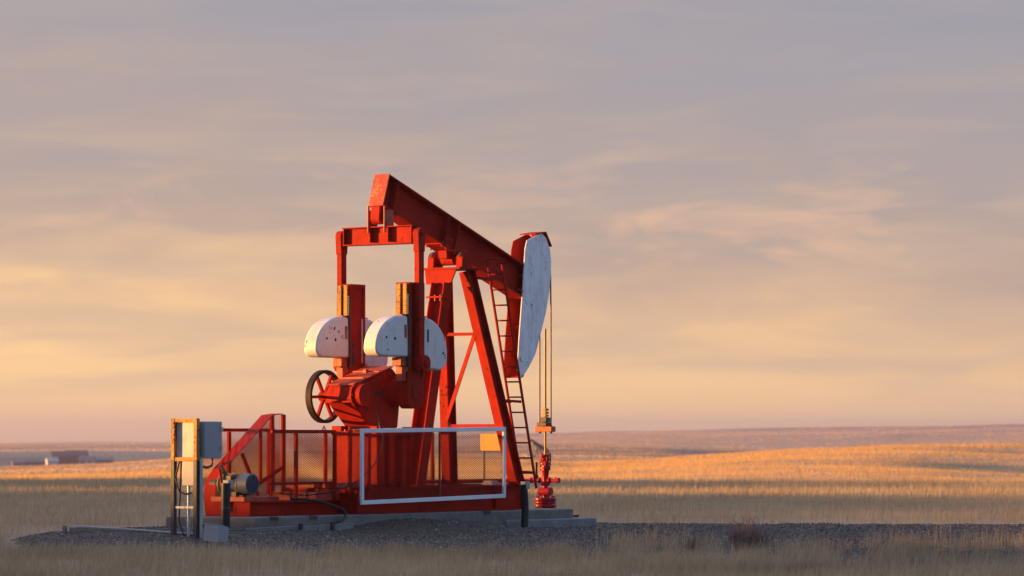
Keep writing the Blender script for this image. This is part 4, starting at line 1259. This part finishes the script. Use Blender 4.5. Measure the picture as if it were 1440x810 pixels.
def cable(path, r, label, mat='rubber'):
    pts = [Vector(p) for p in path]
    out = []
    for i in range(len(pts) - 1):
        p0, p1, p2, p3 = pts[max(i - 1, 0)], pts[i], pts[i + 1], pts[min(i + 2, len(pts) - 1)]
        for k in range(6):
            t = k / 6
            out.append(0.5 * ((2 * p1) + (p2 - p0) * t + (2 * p0 - 5 * p1 + 4 * p2 - p3) * t * t + (3 * p1 - p0 - 3 * p2 + p3) * t ** 3))
    out.append(pts[-1])
    return tag(MB().tube(out, r, 8).build('cable', mat), label, 'cable')


cable([(-5.5, -0.52, 0.70), (-5.05, -0.72, 0.66), (-4.72, -1.08, 0.50), (-4.80, -1.16, 0.34), (-5.3, -1.2, 0.26), (-6.2, -1.22, 0.23), (-7.2, -1.25, 0.20), (-8.3, -1.2, 0.20), (-8.6, -1.1, 0.30), (-8.9, -1.15, 0.22)],
      0.024, 'thick black cable looping from the skid down onto the gravel')
cable([(-5.6, -0.3, 0.80), (-5.1, -0.6, 0.76), (-4.6, -0.92, 0.86), (-4.0, -0.95, 1.06), (-3.5, -0.94, 1.40), (-3.15, -0.80, 1.75), (-2.98, -0.58, 2.02), (-2.98, -0.56, 2.35)],
      0.013, 'thin dark brake cable rising from the motor to the gearbox')
cable([(1.0, -1.34, 0.03), (1.3, -1.38, 0.06), (1.6, -1.42, 0.05), (1.95, -1.45, 0.03)], 0.03, 'short black hose lying on the gravel beside the concrete')
cable([(-9.2, -1.45, 0.40), (-8.9, -1.30, 0.16), (-8.4, -1.5, 0.11), (-8.0, -1.6, 0.10)], 0.02, 'black cable along the ground behind the grey box')
tag(MB().tube([(-6.72, 0.12, 1.28), (-6.70, 0.06, 0.95), (-6.68, 0.02, 0.62), (-6.66, 0.0, 0.50)], 0.022).build('pull_chain', 'red_paint'),
    'slanting red tension rod at the rear of the belt guard', 'rod')

# grey tilted box on the gravel
GB2 = thing('pull_box', (-9.9, -2.45, 0.05), 'tilted pale grey metal box half sunk in the gravel', 'box')
bxm = MB()
bxm.prism_y([(-0.15, -0.05), (0.15, -0.05), (0.15, 0.26), (-0.15, 0.30)], -0.15, 0.15)
bo = bxm.build('body', 'box_grey', GB2, 0.012)
bo.data.transform(Matrix.Translation(ORIGIN['pull_box']))
bo.rotation_euler = (0.05, 0.06, 0.16)
ld_ = MB().box(-0.16, 0.16, -0.16, 0.16, 0.0, 0.012)
lo = ld_.build('lid', 'box_grey', GB2, 0.003)
lo.data.transform(Matrix.Translation(ORIGIN['pull_box']))
lo.rotation_euler = (0.05, 0.06 + 0.132, 0.16)
lo.location = (0.018, 0, 0.281)

# ------------------------------------------------------------------ control panel
CPX, CPY = -9.55, -1.5
CP = thing('control_panel', (CPX, CPY, 0.02), 'control cabinet on two steel posts left of the pump', 'cabinet')
pw = 0.245
for s in (-1, 1):
    y = CPY + s * pw
    MB().bar((CPX, y, -0.05), (CPX, y, 1.40), 0.075, 0.075, (0, 1, 0)).build('post', 'steel_dark', CP, 0.006)  # lower post coloured dark for the shade near the ground
    MB().bar((CPX, y, 1.401), (CPX, y, 2.10), 0.075, 0.075, (0, 1, 0)).build('post_sunlit_top', 'rack_and_lit_frame', CP, 0.006)  # same post above: sunlit yellow of the frame put into the colour
MB().bar((CPX, CPY - pw + 0.038, 2.07), (CPX, CPY + pw - 0.038, 2.07), 0.06, 0.06, (1, 0, 0)).build('cross_bar', 'rack_and_lit_frame', CP)
MB().bar((CPX, CPY - pw + 0.038, 1.42), (CPX, CPY + pw - 0.038, 1.42), 0.06, 0.06, (1, 0, 0)).build('cross_bar', 'rack_and_lit_frame', CP)
MB().bar((CPX, CPY - pw + 0.038, 0.62), (CPX, CPY + pw - 0.038, 0.62), 0.04, 0.035, (1, 0, 0)).build('cross_bar', 'galvanised', CP)
cab = MB().box(CPX + 0.10, CPX + 0.55, CPY - 0.34, CPY + 0.25, 1.43, 2.05).build('cabinet', 'box_grey', CP, 0.012)
MB().box(CPX + 0.030, CPX + 0.036, CPY - 0.205, CPY + 0.205, 1.452, 2.038).build('back_panel', 'farm_white', CP)
for z in (1.58, 1.90):
    MB().box(CPX + 0.50, CPX + 0.56, CPY - 0.357, CPY - 0.342, z, z + 0.06).build('hinge', 'galvanised', cab)
MB().box(CPX + 0.012, CPX + 0.13, CPY - 0.20, CPY + 0.08, 0.98, 1.40).build('meter_box', 'farm_white', CP, 0.01)
MB().cyl((CPX + 0.06, CPY - 0.03, 0.0), (CPX + 0.06, CPY - 0.03, 0.98), 0.026, n=12).build('riser_conduit', 'galvanised', CP)
MB().tube([(CPX, CPY + 0.12, 1.40), (CPX - 0.02, CPY + 0.20, 1.1), (CPX, CPY + 0.12, 0.88), (CPX + 0.02, CPY + 0.0, 0.84), (CPX + 0.03, CPY - 0.12, 0.86)], 0.015).build('wire', 'rubber', CP)
MB().tube([(CPX + 0.02, CPY + 0.10, 1.40), (CPX + 0.02, CPY + 0.12, 0.9), (CPX, CPY + 0.13, 0.4), (CPX, CPY + 0.02, 0.14), (CPX + 0.02, CPY - 0.06, 0.03)], 0.013).build('wire', 'rubber', CP)
MB().cyl((CPX + 0.04, CPY - pw - 0.068, 0.0), (CPX + 0.04, CPY - pw - 0.068, 1.43), 0.028, n=12).build('riser_conduit', 'galvanised', CP)
MB().tube([(CPX + 0.35, CPY - 0.30, 1.43), (CPX + 0.34, CPY - 0.30, 1.32), (CPX + 0.22, CPY - 0.30, 1.28), (CPX + 0.10, CPY - 0.28, 1.30)], 0.02).build('conduit_elbow', 'rubber', CP)

# sign seen through the guard
SG = thing('warning_sign', (2.35, 0.62, 0.4), 'plain yellow sign board on a post seen through the guard mesh', 'sign')
MB().box(2.35, 2.362, 0.33, 0.95, 1.53, 1.86).build('board', 'sign_yellow', SG, 0.003)
MB().bar((2.385, 0.88, 0.2), (2.385, 0.88, 1.86), 0.03, 0.03).build('post', 'steel_dark', SG)
tag(MB().box(0.55, 0.95, -0.62, -0.35, 0.878, 0.92).box(0.7, 0.9, -0.5, -0.3, 0.922, 0.96).build('pale_offcuts', 'farm_white', None, 0.01), 'small pale scraps lying on the skid behind the guard', 'scraps')


# ------------------------------------------------------------------ far things
def far_pumpjack():
    d = 850.0
    r = (756 - 720) / 5000 * d
    z = ground_at(r, d)
    p = Vector(to_world(r, d, z))
    root = thing('pumpjack', p, 'small dark pumpjack far off behind the ladder', 'pumpjack')
    root.rotation_euler = (0, 0, -R(14))
    U = lambda x, y, h: p + Vector((x, y, h))
    MB().ibeam(U(-2.3, 0, 5.6), U(2.9, 0, 3.2), 0.45, 0.75).build('walking_beam', 'far_dark', root)
    hp = [(2.5, 3.7), (3.1, 3.6), (3.4, 3.0), (3.3, 2.0), (2.9, 1.2), (2.6, 1.3)]
    MB().prism_y([(x + p.x, h + p.z) for x, h in hp], p.y - 0.3, p.y + 0.3).build('horsehead', 'far_dark', root)
    for s in (-1, 1):
        MB().bar(U(0.2, s * .3, 4.2), U(1.3, s * 1.0, 0.3), 0.25, 0.25).build('post_leg', 'far_dark', root)
        MB().bar(U(-2.2, s * .95, 1.9), U(-2.2, s * .95, 5.1), 0.15, 0.15).build('pitman_arm', 'far_dark', root)
        MB().prism_y([(x + p.x, h + p.z) for x, h in arc(-2.2, 1.6, 0.9, 0.6, 0, 359, 16)], p.y + s * 0.7 - 0.15, p.y + s * 0.7 + 0.15).build('counterweight', 'farm_white', root)
    MB().bar(U(-0.1, 0, 4.2), U(-1.1, 0, 0.3), 0.3, 0.3).build('post_leg', 'far_dark', root)
    MB().bar(U(-2.2, -1.0, 5.1), U(-2.2, 1.0, 5.1), 0.2, 0.3, (1, 0, 0)).build('equalizer', 'far_dark', root)
    MB().box(p.x - 2.9, p.x - 1.6, p.y - 0.5, p.y + 0.5, p.z + 0.3, p.z + 1.9).build('gearbox', 'far_dark', root)
    MB().box(p.x - 6, p.x + 1.6, p.y - 0.8, p.y + 0.8, p.z - 0.3, p.z + 0.35).build('skid', 'far_dark', root)
    MB().cyl(U(3.4, 0, 0), U(3.4, 0, 2.4), 0.08, n=8).build('rod', 'far_dark', root)
    for k in range(5):
        q = U(0.5 + k * 0.9, -2.2 + 0.2 * k, -0.2)
        MB().bar(q, q + Vector((0, 0, 1.4)), 0.09, 0.09).build('fence_post', 'far_dark', root)


far_pumpjack()


def shed(px, d, w, dep, h, roof, wall_mat, roof_mat, label, rot=0.0, name='farm_shed'):
    r = (px - 720) / 5000 * d
    z = ground_at(r, d)
    p = Vector(to_world(r, d, z - 0.4))
    root = thing(name, p, label, 'building', 'farm buildings in the valley')
    root.rotation_euler = (0, 0, -TH + rot)
    o = Vector(p)
    MB().box(o.x - w / 2, o.x + w / 2, o.y - dep / 2, o.y + dep / 2, o.z, o.z + h).build('wall', wall_mat, root)
    MB().prism_x([(o.y - dep / 2 - 0.4, o.z + h), (o.y + dep / 2 + 0.4, o.z + h), (o.y, o.z + h + roof)], o.x - w / 2 - 0.3, o.x + w / 2 + 0.3).build('roof', roof_mat, root)
    for k in (-0.25, 0.25):
        MB().box(o.x + w * k - 1.2, o.x + w * k + 1.2, o.y - dep / 2 - 0.06, o.y - dep / 2 - 0.01, o.z + 0.4, o.z + 0.8 * h).build('door', roof_mat, root)
    return root


shed(33, 2000, 12, 8, 2.6, 1.6, 'barn_roof', 'barn_roof', 'leftmost low dark shed in the valley', 0.2)
shed(54, 1980, 14, 8, 2.8, 1.8, 'barn_red', 'barn_roof', 'long dark red shed left of the white farm building', 0.1)
shed(74, 1960, 6, 6, 3.0, 2.2, 'farm_white', 'farm_white', 'small white farm building among the dark sheds', 0.3)
shed(90, 2010, 13, 10, 5.0, 3.2, 'barn_red', 'barn_red', 'left one of the two tall red barns in the valley', 0.15)
shed(108, 2010, 12, 10, 5.4, 3.0, 'barn_red', 'barn_red', 'right one of the two tall red barns in the valley', -0.1)
shed(123, 1990, 8, 7, 3.2, 2.0, 'farm_white', 'barn_roof', 'pale low farm building right of the red barns', 0.0)
shed(143, 2000, 14, 8, 2.6, 1.6, 'barn_roof', 'barn_roof', 'rightmost low dark shed in the valley', 0.1)

# ------------------------------------------------------------------ haze
hz = MB()
c = to_world(0.0, 4500.0, 0.0)
hb = bpy.data.meshes.new('haze')
hv = []
for zz in (-60.0, 62.0):
    for rr, dd in ((-6000, -900), (6000, -900), (6000, 12500), (-6000, 12500)):
        hv.append(tuple(to_world(float(rr), float(dd), zz)))
hb.from_pydata(hv, [], [(0, 3, 2, 1), (4, 5, 6, 7), (0, 1, 5, 4), (1, 2, 6, 5), (2, 3, 7, 6), (3, 0, 4, 7)])
hm = bpy.data.materials.new('haze')
hm.use_nodes = True
ht = hm.node_tree
ht.nodes.clear()
pv = N(ht, 'ShaderNodeVolumePrincipled', {'Color': (0.80, 0.75, 0.90, 1), 'Density': 0.00012, 'Anisotropy': 0.75})
ho = N(ht, 'ShaderNodeOutputMaterial', {'Volume': pv.outputs[0]})
hb.materials.append(hm)
haze = bpy.data.objects.new('haze', hb)
haze['kind'] = 'stuff'
tag(haze, 'thin mauve evening haze over the distant prairie', 'haze')
COL.objects.link(haze)
